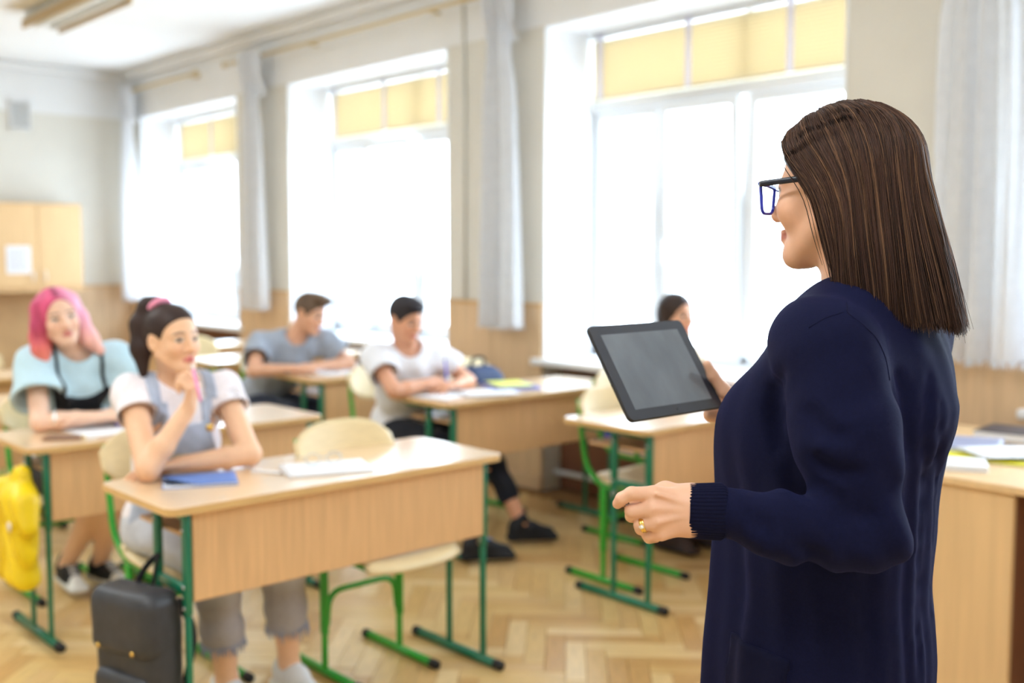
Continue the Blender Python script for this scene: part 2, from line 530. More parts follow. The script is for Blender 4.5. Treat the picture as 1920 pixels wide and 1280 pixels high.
curtain(4.83, .13, .17, .985, 'white curtain on the pier nearest to the left of the tablet', 1)
curtain(7.78, .15, .18, .985, 'white curtain on the pier behind the boy in grey', 2)
curtain(10.2, .12, .17, .985, 'white curtain farthest away in the corner of the room', 3)

# wall cabinet on the far wall ---------------------------------------
cb = empty('wall_cabinet', (0, 0, 0)); tag(cb, 'pale wooden wall cabinet hanging on the far wall', 'cabinet')
MB().rbox(2.2, 3.80, YB - .34, YB - .03, 1.10, 1.88, .004, 1).build('body', 'cabinet_wood', cb)
for i in range(4):
    x0 = 2.21 + i * .398
    d = MB().rbox(x0, x0 + .392, YB - .36, YB - .342, 1.12, 1.87, .003, 1).build('door', 'cabinet_wood', cb)
    hx = x0 + .05 if i % 2 else x0 + .34
    MB().tube([(hx, YB - .362, 1.17), (hx, YB - .378, 1.18), (hx, YB - .378, 1.25), (hx, YB - .362, 1.26)], .006, 6).build('handle', 'window_white', d, True)
MB().rbox(2.19, 3.815, YB - .37, YB - .03, 1.075, 1.10, .003, 1).build('bottom_board', 'cabinet_wood', cb)
pn = empty('paper_notice', (3.12, YB - .363, 1.24)); tag(pn, 'white printed paper sheet taped on the wall cabinet door', 'paper')
MB().box(0, .21, -.002, 0, 0, .25).build('sheet', 'paper_white', pn)
for k in range(9): MB().box(.02, .19 - .03 * (k % 3 == 2), -.0028, -.002, .215 - k * .023, .221 - k * .023).build('text_line', 'paper_line', pn)
MB().box(2.2, 3.8, YB - .024, YB - .0225, .1, 1.06).build('cabinet_back_board', 'tan_board', wb)

# ventilation grille
vg = empty('ventilation_grille', (0, 0, 0)); tag(vg, 'square lattice ventilation grille high on the far wall', 'vent')
m = MB(); x0, x1, z0, z1 = 3.30, 3.49, 2.56, 2.83
for (p, q, r_, s_) in ((x0, x1, z0, z0 + .015), (x0, x1, z1 - .015, z1), (x0, x0 + .015, z0, z1), (x1 - .015, x1, z0, z1)): m.box(p, q, YB - .025, YB - .006, r_, s_)
m.build('frame', 'wall_white', vg)
m = MB(); m.box(x0, x1, YB - .009, YB - .006, z0, z1); m.build('backing', 'grille_grey', vg)
m = MB()
for k in range(-8, 12):
    for sg in (1, -1):
        c = (x0 + x1) / 2 + (k - 2) * .032
        a = Vector((c - sg * .14, YB - .014, z0)); b = Vector((c + sg * .14, YB - .014, z1))
        def cut(p, q):
            ts = [0, 1]
            if abs(q.x - p.x) > 1e-6:
                t0, t1 = sorted(((x0 + .01 - p.x) / (q.x - p.x), (x1 - .01 - p.x) / (q.x - p.x)))
                return max(0, t0), min(1, t1)
        t0, t1 = cut(a, b)
        if t1 - t0 > .02: m.tube([a.lerp(b, t0), a.lerp(b, t1)], .0045, 4)
m.build('lattice', 'wall_white', vg)

# ceiling lamps: the unlit one of the window row shows in the upper left corner, four lit ones are added out of view to brighten the room
mk('lamp_tube', (1.0, 0.98, 0.94), 0.4)
mk('lamp_fill', (0.94, 0.97, 1.0), 0.4, emis=3.0)
FILL_W = 27.0
def ceiling_lamp(x, y, label, lit=False):
    r = empty('ceiling_lamp', (x, y, ZC)); tag(r, label, 'lamp', 'fluorescent ceiling lamps')
    MB().rbox(-.13, .13, -.64, .64, -.085, -.02, .01, 2).build('housing', 'lamp_body', r)
    for s in (-1, 1):
        MB().rbox(s * .13 - .01, s * .13 + .01, -.65, .65, -.12, -.055, .004, 1).build('side_rail', 'lamp_edge', r)
        MB().tube([(s * .06, -.6, -.10), (s * .06, .6, -.10)], .013, 8).build('tube', 'lamp_fill' if lit else 'lamp_tube', r, True)
    for s in (-.4, .4): MB().tube([(0, s, 0), (0, s, -.03)], .02, 8).build('mount', 'lamp_body', r)
    if lit:
        ld = bpy.data.lights.new('fill_light', 'AREA'); ld.shape = 'RECTANGLE'; ld.size, ld.size_y = .24, 1.26
        ld.energy = FILL_W; ld.color = (0.86, 0.94, 1.0)
        lo = bpy.data.objects.new('fill_light', ld); COL.objects.link(lo); lo.parent = r; lo.location = (0, 0, -.125)
ceiling_lamp(2.86, 7.65, 'white fluorescent ceiling lamp with tan side rails in the far corner')
for (x, y, w_) in ((0.2, -.4, 'behind the camera'), (0.2, 2.4, 'beside the front desks'), (0.2, 5.2, 'beside the third desk row'), (0.2, 8.0, 'towards the far wall')):
    ceiling_lamp(x, y, 'unseen fill lamp added ' + w_, True)
# ================================================================== DESKS AND CHAIRS
DESK_H = .738
def make_desk():
    r = empty('school_desk'); 
    Lx, Dy = 1.205, .475
    MB().slab(rrect(0, Lx, 0, Dy, .035), DESK_H - .024, DESK_H, .004).build('desktop', 'beech_top', r)
    ob = rrect(-.0015, Lx + .0015, -.0015, Dy + .0015, .036)
    m = MB(); n = len(ob)
    m.add([(x, y, z) for z in (DESK_H - .022, DESK_H - .003) for (x, y) in ob], [(i, (i + 1) % n, n + (i + 1) % n, n + i) for i in range(n)])
    m.build('edge_band', 'beech_edge', r)
    MB().rbox(.085, Lx - .085 + .022, .036, .052, .458, DESK_H - .025, .002, 1).build('modesty_panel', 'beech_panel', r)
    MB().rbox(.09, Lx - .07, .06, .40, .625, .637, .002, 1).build('book_shelf', 'beech_panel', r)
    for x in (.072, Lx - .055):
        for k, y in enumerate((.05, .235)):
            m = MB()
            m.rbox(x - .011, x + .011, y - .016, y + .016, .42, DESK_H - .025, .008, 2)
            m.rbox(x - .008, x + .008, y - .012, y + .012, .02, .43, .006, 2)
            lg = m.build('leg', 'green_dark', r, True)
            for z in (.66, .50, .44):
                MB().lathe([(.007, 0), (.0065, .003), (.003, .005)], (0, 0, 0), 8).xf(Matrix.Translation((x - .011, y, z)) @ Matrix.Rotation(-PI / 2, 4, 'Y')).build('bolt', 'steel', lg, True)
        MB().rbox(x - .008, x + .008, .05, .235, .475, .505, .005, 2).build('side_bar', 'green_dark', r, True)
        MB().rbox(x - .010, x + .010, .04, .42, DESK_H - .05, DESK_H - .026, .005, 2).build('top_bar', 'green_dark', r, True)
        ft = MB().tube([(x, -.036, .017), (x, .43, .017)], .016, 10).build('foot_bar', 'green_dark', r, True)
        for (y0, y1) in ((-.046, -.014), (.408, .44)):
            MB().tube([(x, y0, .017), (x, y1, .017)], .0175, 10).build('end_cap', 'black_rubber', ft, True)
        MB().tube([(x, .20, .455), (x - .03 * (1 if x < .5 else -1), .20, .45), (x - .035 * (1 if x < .5 else -1), .20, .465)], .004, 6).build('bag_hook', 'steel', r, True)
    return r
desk0 = make_desk()
DESKS = [
    (1.218, 2.705, 'front desk of the near row, blue notebook and black backpack hanging on it'),
    (1.246, 3.885, 'desk of the girl with pink hair, yellow bag hanging on its side'),
    (1.246, 5.03, 'wooden desk standing empty behind the girl with pink hair'),
    (1.246, 6.20, 'wooden desk farther back at the picture edge behind the pink haired girl'),
    (3.147, 2.685, 'empty desk below the tablet, beside the window'),
    (3.046, 3.785, 'desk of the boy in the white shirt, yellow notebook on it'),
    (3.10, 5.0, 'desk of the boy in the grey shirt'),
    (3.10, 6.17, 'wooden desk directly behind the boy in grey'),
    (3.10, 7.33, 'last wooden desk of the window row, farthest away'),
]
for i, (x, y, lab) in enumerate(DESKS):
    d = desk0 if i == 0 else copy_tree(desk0)
    d.location = (x, y, 0)
    tag(d, lab, 'desk', 'green legged school desks')

def make_chair():
    r = empty('school_chair')
    # seat: curved plywood shell
    def S(u, v, w=0):
        x = (u - .5) * .37 * (1 - .06 * v); y = -.34 + .39 * v
        z = .445 - .030 * max(0, .18 - v) / .18 * max(0, .18 - v) / .18 * 1.0 + .010 * (2 * u - 1) ** 2 + .022 * max(0, v - .75) / .25 - .008 * math.sin(v * PI)
        e = abs(2 * u - 1)
        if v > .9: y -= .03 * e ** 4
        if v < .1: y += .03 * e ** 4
        return (x, y, z)
    MB().grid(S, 14, 14).build('seat', 'plywood', r, True, .012)
    def B(u, v):
        s = 2 * u - 1
        h = .095 * (1 - .72 * abs(s) ** 3.2)
        z = .735 + (2 * v - 1) * h + .012
        return (s * .20, .088 + .035 * (1 - s * s) + .04 * (v - .5), z)
    MB().grid(B, 20, 10).build('backrest', 'plywood', r, True, .011)
    for s in (-1, 1):
        x = s * .155
        fb = MB().tube([(x, -.205, .015), (x, .205, .015)], .0145, 10).build('foot_bar', 'green_light', r, True)
        for (a, b) in ((-.216, -.185), (.185, .216)):
            MB().tube([(x, a, .015), (x, b, .015)], .0165, 10).build('end_cap', 'black_rubber', fb, True)
        m = MB()
        m.rbox(x - .0085, x + .0085, -.011, .011, .02, .20, .005, 2)
        m.rbox(x - .011, x + .011, -.016, .016, .14, .42, .007, 2)
        m.build('leg', 'green_light', r, True)
        m = MB().tube(bend([(x, -.31, .425), (x, .02, .425), (s * .165, .095, .50), (s * .165, .125, .66), (s * .165, .140, .79)], .09, 6), .0115, 8)
        m.build('back_upright', 'green_light', r, True)
    MB().tube(bend([(-.145, 0, .17), (-.135, 0, .285), (.135, 0, .285), (.145, 0, .17)], .06, 6), .0105, 8).build('cross_bar', 'green_light', r, True)
    return r
chair0 = make_chair()
CHAIRS = [
    (2.06, 3.035, 0, 'empty chair at the front desk next to the girl with the pen'),
    (1.53, 3.36, 0, 'chair under the girl holding a pen to her lips'),
    (1.60, 4.62, 0, 'chair under the girl with pink hair'),
    (2.05, 4.50, 0, 'empty chair beside the girl with pink hair'),
    (1.55, 5.86, 0, 'empty chair behind the girl with pink hair'),
    (2.12, 5.82, 0, 'empty chair seen between the two girls'),
    (1.95, 7.05, 0, 'empty chair at the far desk by the picture edge'),
    (3.50, 3.095, 0, 'empty chair below the tablet at the window desk'),
    (4.075, 3.55, 0, 'chair under the girl half hidden by the tablet'),
    (3.30, 4.58, 0, 'chair under the boy in the white shirt'),
    (3.80, 4.46, 0, 'chair with the navy backpack beside the boy in white'),
    (3.36, 5.86, 0, 'chair under the boy in the grey shirt'),
    (3.40, 7.0, 0, 'empty chair farthest back behind the boy in grey'),
]
for i, (x, y, a, lab) in enumerate(CHAIRS):
    c = chair0 if i == 0 else copy_tree(chair0)
    c.location = (x, y, 0); c.rotation_euler = (0, 0, a)
    tag(c, lab, 'chair', 'green framed plywood chairs')

# teacher's desk at the right edge ------------------------------------
td = empty('teacher_desk', (3.17, .55, 0)); tag(td, 'pale wooden teacher desk behind the woman in navy', 'desk')
MB().rbox(0, 1.02, 0, 1.42, .715, .74, .004, 2).build('desktop', 'cabinet_wood', td)
MB().rbox(.02, .045, .76, 1.40, 0, .714, .003, 1).build('side_panel', 'cabinet_wood', td)
MB().rbox(.05, .96, 1.375, 1.40, .0, .714, .003, 1).build('end_panel', 'cabinet_wood', td)
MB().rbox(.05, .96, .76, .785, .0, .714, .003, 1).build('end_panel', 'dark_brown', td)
MB().rbox(.05, .96, .03, .055, .0, .714, .003, 1).build('end_panel', 'cabinet_wood', td)
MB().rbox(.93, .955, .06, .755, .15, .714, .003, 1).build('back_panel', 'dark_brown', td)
# ================================================================== SCULPTING: smooth distance fields turned into one continuous mesh
V3 = lambda *a: np.array(a, float)
def nrm(v): v = np.asarray(v, float); return v / (np.linalg.norm(v) + 1e-12)
def axes(F, U):
    """rows: forward, left, up (orthonormal)"""
    U = nrm(U); F = nrm(np.asarray(F, float) - U * np.dot(F, U)); return np.array([F, np.cross(U, F), U])
class Field:
    def __init__(s, lo, hi, res):
        s.lo = np.array(lo, float); s.res = res
        s.n = np.ceil((np.array(hi, float) - s.lo) / res).astype(int) + 1
        s.a = np.full(s.n, 0.2, np.float32)
    def like(s):
        g = Field.__new__(Field); g.lo, g.res, g.n = s.lo, s.res, s.n; g.a = np.full(s.n, 0.2, np.float32); return g
    def blk(s, lo, hi):
        i0 = np.clip(np.floor((np.array(lo) - s.lo) / s.res).astype(int), 0, s.n)
        i1 = np.clip(np.ceil((np.array(hi) - s.lo) / s.res).astype(int) + 1, 0, s.n)
        sl = tuple(slice(a, b) for a, b in zip(i0, i1))
        g = [(s.lo[k] + s.res * np.arange(i0[k], i1[k])).astype(np.float32) for k in range(3)]
        return sl, g[0][:, None, None], g[1][None, :, None], g[2][None, None, :]
    def put(s, sl, d, k, op):
        A = s.a[sl]
        if A.size == 0: return s
        if op == '-': d = -d
        if op == 'u':
            if k > 0:
                h = np.maximum(k - np.abs(A - d), 0) / k
                s.a[sl] = np.minimum(A, d) - h * h * k * .25
            else: s.a[sl] = np.minimum(A, d)
        else:
            if k > 0:
                h = np.maximum(k - np.abs(A - d), 0) / k
                s.a[sl] = np.maximum(A, d) + h * h * k * .25
            else: s.a[sl] = np.maximum(A, d)
        return s
    def cone(s, a, b, ra, rb=None, k=.02, op='u', flat=None, fs=1.0):
        rb = ra if rb is None else rb
        a = np.asarray(a, float); b = np.asarray(b, float)
        pad = max(ra, rb) * max(1, 1) + k + s.res * 3
        sl, X, Y, Z = s.blk(np.minimum(a, b) - pad, np.maximum(a, b) + pad)
        ba = b - a; L2 = max(ba @ ba, 1e-9)
        px, py, pz = X - a[0], Y - a[1], Z - a[2]
        t = np.clip((px * ba[0] + py * ba[1] + pz * ba[2]) / L2, 0, 1)
        qx, qy, qz = px - t * ba[0], py - t * ba[1], pz - t * ba[2]
        d2 = qx * qx + qy * qy + qz * qz
        if flat is not None:
            n = nrm(flat); c = qx * n[0] + qy * n[1] + qz * n[2]
            d2 = d2 + c * c * (1 / fs ** 2 - 1)
        d = np.sqrt(d2) - (ra + (rb - ra) * t)
        return s.put(sl, d.astype(np.float32), k, op)
    def chain(s, pts, rs, k=.012, k0=None, **kw):
        for i in range(len(pts) - 1):
            s.cone(pts[i], pts[i + 1], rs[i], rs[i + 1], k=(k0 if (i == 0 and k0 is not None) else k), **kw)
        return s
    def ell(s, c, R, r, k=.02, op='u'):
        c = np.asarray(c, float); r = np.asarray(r, float)
        ext = np.sqrt(((R.T * r) ** 2).sum(1)) + k + s.res * 3
        sl, X, Y, Z = s.blk(c - ext, c + ext)
        px, py, pz = X - c[0], Y - c[1], Z - c[2]
        q = [px * R[i][0] + py * R[i][1] + pz * R[i][2] for i in range(3)]
        k0 = np.sqrt(sum((q[i] / r[i]) ** 2 for i in range(3))); k1 = np.sqrt(sum((q[i] / r[i] ** 2) ** 2 for i in range(3))) + 1e-6
        return s.put(sl, (k0 * (k0 - 1) / k1).astype(np.float32), k, op)
    def ball(s, c, r, k=.02, op='u'):
        return s.cone(c, np.asarray(c, float) + 1e-5, r, r, k, op)
    def rbox(s, c, R, h, rad, k=.01, op='u'):
        c = np.asarray(c, float); h = np.asarray(h, float)
        ext = np.abs(R.T) @ h + k + s.res * 3
        sl, X, Y, Z = s.blk(c - ext, c + ext)
        px, py, pz = X - c[0], Y - c[1], Z - c[2]
        q = [np.abs(px * R[i][0] + py * R[i][1] + pz * R[i][2]) - (h[i] - rad) for i in range(3)]
        o = np.sqrt(sum(np.maximum(v, 0) ** 2 for v in q)) + np.minimum(np.maximum(np.maximum(q[0], q[1]), q[2]), 0) - rad
        return s.put(sl, o.astype(np.float32), k, op)
    def half(s, p, n, k=.0):
        """cut away everything on the side n points to"""
        n = nrm(n); sl, X, Y, Z = s.blk(s.lo, s.lo + s.n * s.res)
        d = (X - p[0]) * n[0] + (Y - p[1]) * n[1] + (Z - p[2]) * n[2]
        return s.put(sl, d.astype(np.float32), k, 'i')
    def cut(s, e, D, R, L):
        """remove a flat-ended cylinder starting at e along D"""
        e = np.asarray(e, float); D = nrm(D)
        sl, X, Y, Z = s.blk(np.minimum(e, e + D * L) - R, np.maximum(e, e + D * L) + R)
        px, py, pz = X - e[0], Y - e[1], Z - e[2]
        t = px * D[0] + py * D[1] + pz * D[2]
        r = np.sqrt(np.maximum(px * px + py * py + pz * pz - t * t, 0)) - R
        d = np.maximum(np.maximum(r, -t), t - L)
        s.a[sl] = np.maximum(s.a[sl], -d.astype(np.float32)); return s
    def disp(s, fn, band=.05):
        I = np.argwhere(np.abs(s.a) < band)
        if len(I):
            P = s.lo + I * s.res
            s.a[tuple(I.T)] += fn(P).astype(np.float32)
        return s
    def tri(s):
        A = s.a
        ins = A < 0
        c = np.zeros(tuple(s.n - 1), np.uint8)
        for dx in (0, 1):
            for dy in (0, 1):
                for dz in (0, 1):
                    c += ins[dx:s.n[0] - 1 + dx, dy:s.n[1] - 1 + dy, dz:s.n[2] - 1 + dz]
        cells = np.argwhere((c > 0) & (c < 8))
        idx = np.full(tuple(s.n - 1), -1, np.int64); idx[tuple(cells.T)] = np.arange(len(cells))
        acc = np.zeros((len(cells), 3)); cnt = np.zeros(len(cells))
        cor = [np.array(v) for v in ((0, 0, 0), (1, 0, 0), (0, 1, 0), (1, 1, 0), (0, 0, 1), (1, 0, 1), (0, 1, 1), (1, 1, 1))]
        vals = [A[tuple((cells + v).T)].astype(float) for v in cor]
        for i in range(8):
            for j in range(i + 1, 8):
                if np.abs(cor[i] - cor[j]).sum() != 1: continue
                m = (vals[i] < 0) != (vals[j] < 0)
                t = vals[i][m] / (vals[i][m] - vals[j][m])
                acc[m] += cor[i] + t[:, None] * (cor[j] - cor[i]); cnt[m] += 1
        V = s.lo + (cells + acc / cnt[:, None]) * s.res
        Q = []
        for ax in range(3):
            o = [k for k in range(3) if k != ax]
            sh = [slice(1, s.n[k] - 1) if k != ax else slice(0, s.n[k] - 1) for k in range(3)]
            sh2 = list(sh); sh2[ax] = slice(1, s.n[ax])
            a0, a1 = ins[tuple(sh)], ins[tuple(sh2)]
            E = np.argwhere(a0 != a1)
            if not len(E): continue
            flip = a0[tuple(E.T)]
            base = E.copy()
            for k in o: base[:, k] += 1
            e1 = np.zeros(3, int); e1[o[0]] = 1
            e2 = np.zeros(3, int); e2[o[1]] = 1
            q = np.stack([idx[tuple((base - e1 - e2).T)], idx[tuple((base - e2).T)], idx[tuple(base.T)], idx[tuple((base - e1).T)]], 1)
            if ax == 1: flip = ~flip
            q[~flip] = q[~flip][:, ::-1]
            Q.append(q)
        return V, np.concatenate(Q)
def relax(V, Q, it=2, w=.5):
    for _ in range(it):
        S = np.zeros_like(V); n = np.zeros(len(V))
        for a in range(4):
            i, j = Q[:, a], Q[:, (a + 1) % 4]
            np.add.at(S, i, V[j]); np.add.at(n, i, 1); np.add.at(S, j, V[i]); np.add.at(n, j, 1)
        V = V * (1 - w) + w * S / np.maximum(n, 1)[:, None]
    return V
def quads_to_mesh(name, V, Q, mat, cols=None):
    me = bpy.data.meshes.new(name)
    me.vertices.add(len(V)); me.vertices.foreach_set('co', V.astype(np.float32).ravel())
    n = Q.shape[1]
    me.loops.add(len(Q) * n); me.loops.foreach_set('vertex_index', Q.astype(np.int32).ravel())
    me.polygons.add(len(Q)); me.polygons.foreach_set('loop_start', np.arange(0, len(Q) * n, n, dtype=np.int32))
    me.polygons.foreach_set('loop_total', np.full(len(Q), n, np.int32))
    me.polygons.foreach_set('use_smooth', np.ones(len(Q), bool))
    me.materials.append(MATS[mat])
    me.update(calc_edges=True)
    if cols is not None:
        at_ = me.attributes.new('Col', 'FLOAT_COLOR', 'POINT')
        c4 = np.ones((len(V), 4), np.float32); c4[:, :3] = cols
        at_.data.foreach_set('color', c4.ravel())
    return me
def sculpt(name, field, mat, parent=None, colfn=None, it=2, extra=None):
    """mesh object out of one field (or several joined: extra)"""
    V, Q = [], []; o = 0
    for f in [field] + (extra or []):
        v, q = f.tri(); v = relax(v, q, it); V.append(v); Q.append(q + o); o += len(v)
    V = np.concatenate(V); Q = np.concatenate(Q)
    me = quads_to_mesh(name, V, Q, mat, colfn(V) if colfn else None)
    ob = bpy.data.objects.new(name, me); COL.objects.link(ob)
    if parent:
        ob.parent = parent; ob.matrix_parent_inverse = Matrix.Translation(-Vector(parent.location))
    return ob
def sm(x, a, b):
    t = np.clip((x - a) / (b - a), 0, 1); return t * t * (3 - 2 * t)
def snoise(P, sc, seed=0):
    """cheap smooth noise from sines"""
    r = np.random.RandomState(seed); o = 0
    for _ in range(5):
        k = r.normal(size=3) * sc; o = o + np.sin(P @ k + r.uniform(0, 6.28))
    return o / 5

# ------------------------------------------------------------------ heads and hands
SKIN = np.array(srgb(232, 184, 150)); 
class Head:
    """c: centre at eye height between the ears; F,U: facing and up; s: size"""
    def __init__(h, c, F, U=(0, 0, 1), s=1.0):
        h.c = np.asarray(c, float); h.R = axes(F, U); h.s = s
    def p(h, f, l, u): return h.c + h.s * .01 * (f * h.R[0] + l * h.R[1] + u * h.R[2])
    def loc(h, P): return (np.asarray(P) - h.c) @ h.R.T / (h.s * .01)
    def skin(h, F, male=False, smile=0.0, jaw=1.0, ears=True):
        p, s = h.p, h.s * .01
        F.ell(p(-1.3, 0, 3.2), h.R, np.array([9.4, 7.5, 8.5]) * s, k=0)
        F.ell(p(2.0, 0, -3.0), h.R, np.array([6.5, 5.8 * jaw, 7.6]) * s, k=2.5 * s)
        F.cone(p(7.0, -.6, -9.3), p(7.0, .6, -9.3), 1.8 * s, k=2.6 * s)
        for q in (-1, 1):
            F.cone(p(-.2, q * 5.5 * jaw, -4.6), p(5.6, q * 2.0 * jaw, -9.0), 1.5 * s, 1.7 * s, k=2.4 * s)
            F.ball(p(5.3, q * 3.5, -2.6 + smile * .4), (2.5 + smile * .3) * s, k=2.0 * s)
            F.cone(p(7.6, q * 1.0, 2.2), p(6.0, q * 4.6, 2.0), .8 * s, .8 * s, k=1.4 * s)
        for q in (-1, 1): F.ball(p(9.3, q * 3.1, .3), 1.75 * s, k=1.1 * s, op='-')
        F.cone(p(7.9, 0, 1.5), p(10.2, 0, -2.7), .75 * s, 1.0 * s, k=1.0 * s)
        F.ball(p(10.0, 0, -3.0), 1.0 * s, k=.7 * s)
        for q in (-1, 1): F.ball(p(8.9, q * 1.15, -3.3), .75 * s, k=.6 * s)
        # mouth: two lips and the line between
        F.cone(p(8.55, -1.5, -5.75), p(9.05, -.4, -5.5), .38 * s, .5 * s, k=.5 * s); F.cone(p(8.55, 1.5, -5.75), p(9.05, .4, -5.5), .38 * s, .5 * s, k=.5 * s)
        F.cone(p(8.5, -1.2, -6.75), p(8.5, 1.2, -6.75), .6 * s, k=.7 * s)
        F.cone(p(9.3, -2.0 - .4 * smile, -6.15 + .5 * smile), p(9.5, 0, -6.15), .22 * s, k=.3 * s, op='-'); F.cone(p(9.3, 2.0 + .4 * smile, -6.15 + .5 * smile), p(9.5, 0, -6.15), .22 * s, k=.3 * s, op='-')
        # eyelids
        for q in (-1, 1):
            F.ball(p(6.75, q * 3.15, .3), 1.35 * s, k=.25 * s)
            F.cone(p(7.9, q * 1.7, .55), p(7.75, q * 3.2, 1.25), .42 * s, .5 * s, k=.4 * s); F.cone(p(7.75, q * 3.2, 1.25), p(6.7, q * 4.6, .6), .5 * s, .4 * s, k=.4 * s)
        if ears:
            for q in (-1, 1):
                R2 = axes(h.R[0] * .93 - q * h.R[1] * .25, h.R[2] - h.R[0] * .15)
                F.ell(p(-1.2, q * 7.4, -.6), R2, np.array([1.8, .65, 3.0]) * s, k=.8 * s)
                F.ball(p(-.7, q * 8.0, -.6), .8 * s, k=.5 * s, op='-')
    def neck(h, F, base, r0=5.0, r1=5.6):
        s = h.s * .01
        F.cone(h.p(-2.2, 0, -5), base, r0 * s, r1 * s, k=2.5 * s)
    def colour(h, V, skin, lip, brow, male=False, out=None, gaze=(0, 0)):
        """vertex colours: skin, lips, brows, eyes"""
        C = np.tile(np.asarray(skin, float), (len(V), 1)) if out is None else out
        q = h.loc(V); f, l, u = q.T
        al = np.abs(l)
        m = np.exp(-((al - 3.6) / 2.2) ** 2 - ((u + 3.0) / 2.2) ** 2) * (f > 3) * .35       # rosy cheeks
        C[:] = C * (1 - m[:, None]) + m[:, None] * C * np.array([1.06, .80, .78])
        m = np.exp(-((al) / 1.6) ** 4 - ((u + 3.2) / 1.0) ** 2) * (f > 8.5) * .25
        C[:] = C * (1 - m[:, None]) + m[:, None] * C * np.array([1.05, .75, .72])
        m = sm(-((al / 2.1) ** 2 + ((u + 6.1 + .12 * al) / 1.05) ** 2), -1.25, -.75) * (f > 6.5)
        C[:] = C * (1 - m[:, None]) + m[:, None] * np.asarray(lip)
        bu = 2.55 + .35 * np.sin(np.clip((al - 1.2) / 3.6, 0, 1) * PI) - .1 * (al - 1.2)
        m = sm(-np.abs(u - bu), -.55 if male else -.42, -.15) * sm(al, 1.0, 1.5) * (1 - sm(al, 4.6, 5.4)) * (f > 4)
        C[:] = C * (1 - m[:, None]) + m[:, None] * np.asarray(brow)
        e2 = ((al - 3.15) / 1.45) ** 2 + ((u - .25) / .62) ** 2
        m = sm(-e2, -1.15, -.85) * (f > 6)
        C[:] = C * (1 - m[:, None]) + m[:, None] * np.array([.62, .58, .55])
        for qq in (-1, 1):
            i2 = ((l - qq * 3.15 - gaze[0]) / .62) ** 2 + ((u - .3 - gaze[1]) / .62) ** 2
            m = sm(-i2, -1.3, -.7) * (f > 6)
            C[:] = C * (1 - m[:, None]) + m[:, None] * np.array([.03, .018, .012])
        lash = sm(-np.abs(u - (.95 - .25 * ((al - 3.15) / 1.5) ** 2)), -.30, -.08) * sm(-np.abs(al - 3.2), -1.9, -1.5) * (f > 6)
        C[:] = C * (1 - lash[:, None]) + lash[:, None] * np.array([.05, .03, .02])
        return C
FING = ((.030, .046, .030, .022), (.010, .051, .034, .024), (-.011, .047, .031, .023), (-.030, .037, .024, .020))
def hand(F, wrist, D, N, thumb_side, curl=.5, s=1.0, spread=.06, thumb=None, curls=None, rk=1.0):
    """wrist point, D towards the fingers, N out of the back of the hand, thumb_side +1/-1: side of the thumb along N x D"""
    D = nrm(D); N = nrm(np.asarray(N) - D * np.dot(N, D)); T = np.cross(N, D) * thumb_side
    W = np.asarray(wrist, float)
    kn = []
    for i, (off, a, b, c) in enumerate(FING):
        k = W + s * (D * (.084 - .006 * abs(i - 1)) + T * off * .95 + N * (.004 - .004 * abs(i - 1.3)))
        kn.append(k)
        F.cone(W + s * (T * off * .55 + D * .012), k, .0135 * s * rk, .0115 * s * rk, k=.012 * s)
    F.cone(W - D * .03 * s, W + D * .012 * s, .024 * s, .023 * s, k=.015 * s, flat=N, fs=.72)
    for i, (off, a, b, c) in enumerate(FING):
        cu = curls[i] if curls else curl * (1 + .12 * i)
        sp = spread * (1.2 - i) 
        d0 = nrm(D + T * sp); p = kn[i]; ang = 0
        for j, (ln, r0, r1) in enumerate(((a, .0098, .0088), (b, .0086, .0078), (c, .0077, .0066))):
            ang += cu * (.75, 1.0, .7)[j]
            d = d0 * math.cos(ang) - N * math.sin(ang)
            q = p + d * ln * s
            F.cone(p, q, r0 * s * rk, r1 * s * rk, k=.003 * s)
            p = q
    t0 = W + s * (D * .018 + T * .018 - N * .006)
    if thumb is None:
        t1 = t0 + s * (.042 * nrm(D * .7 + T * .65 - N * .3)); t2 = t1 + s * (.034 * nrm(D * .9 + T * .3 - N * .35)); t3 = t2 + s * (.026 * nrm(D * .95 + T * .05 - N * .35))
    else: t1, t2, t3 = thumb
    F.cone(t0, t1, .0155 * s, .0115 * s, k=.015 * s); F.cone(t1, t2, .0108 * s, .0098 * s, k=.005 * s); F.cone(t2, t3, .0096 * s, .0078 * s, k=.003 * s)
    return kn
def strands(name, paths, mat, parent, rad=.0004, cols=None, taper=.35):
    """thin 3-sided tubes: paths (n, m, 3)"""
    P = np.asarray(paths, float); n, m, _ = P.shape
    T = np.gradient(P, axis=1); T /= np.linalg.norm(T, axis=2, keepdims=True) + 1e-9
    ref = np.tile(np.array([.37, .71, .6]), (n, m, 1)); A = np.cross(T, ref); A /= np.linalg.norm(A, axis=2, keepdims=True) + 1e-9
    B = np.cross(T, A)
    r = (np.asarray(rad) * np.ones(n))[:, None] * np.interp(np.linspace(0, 1, m), [0, .75, 1], [1, 1, taper])[None, :]
    V = np.stack([P + r[..., None] * (A * math.cos(a) + B * math.sin(a)) for a in (0, 2.094, 4.189)], 2).reshape(-1, 3)
    base = (np.arange(n)[:, None] * m + np.arange(m - 1)[None, :]).ravel() * 3
    Q = np.concatenate([np.stack([base + k, base + (k + 1) % 3, base + 3 + (k + 1) % 3, base + 3 + k], 1) for k in range(3)])
    C = None if cols is None else np.repeat(np.asarray(cols), m * 3, axis=0)
    me = quads_to_mesh(name, V, Q, mat, C)
    ob = bpy.data.objects.new(name, me); COL.objects.link(ob)
    if parent: ob.parent = parent; ob.matrix_parent_inverse = Matrix.Translation(-Vector(parent.location))
    return ob
mk('skin', (1, 1, 1), 0.48, 0.03, 60, 0.04, 500, attr='Col', sss=0.12, spec=0.35)
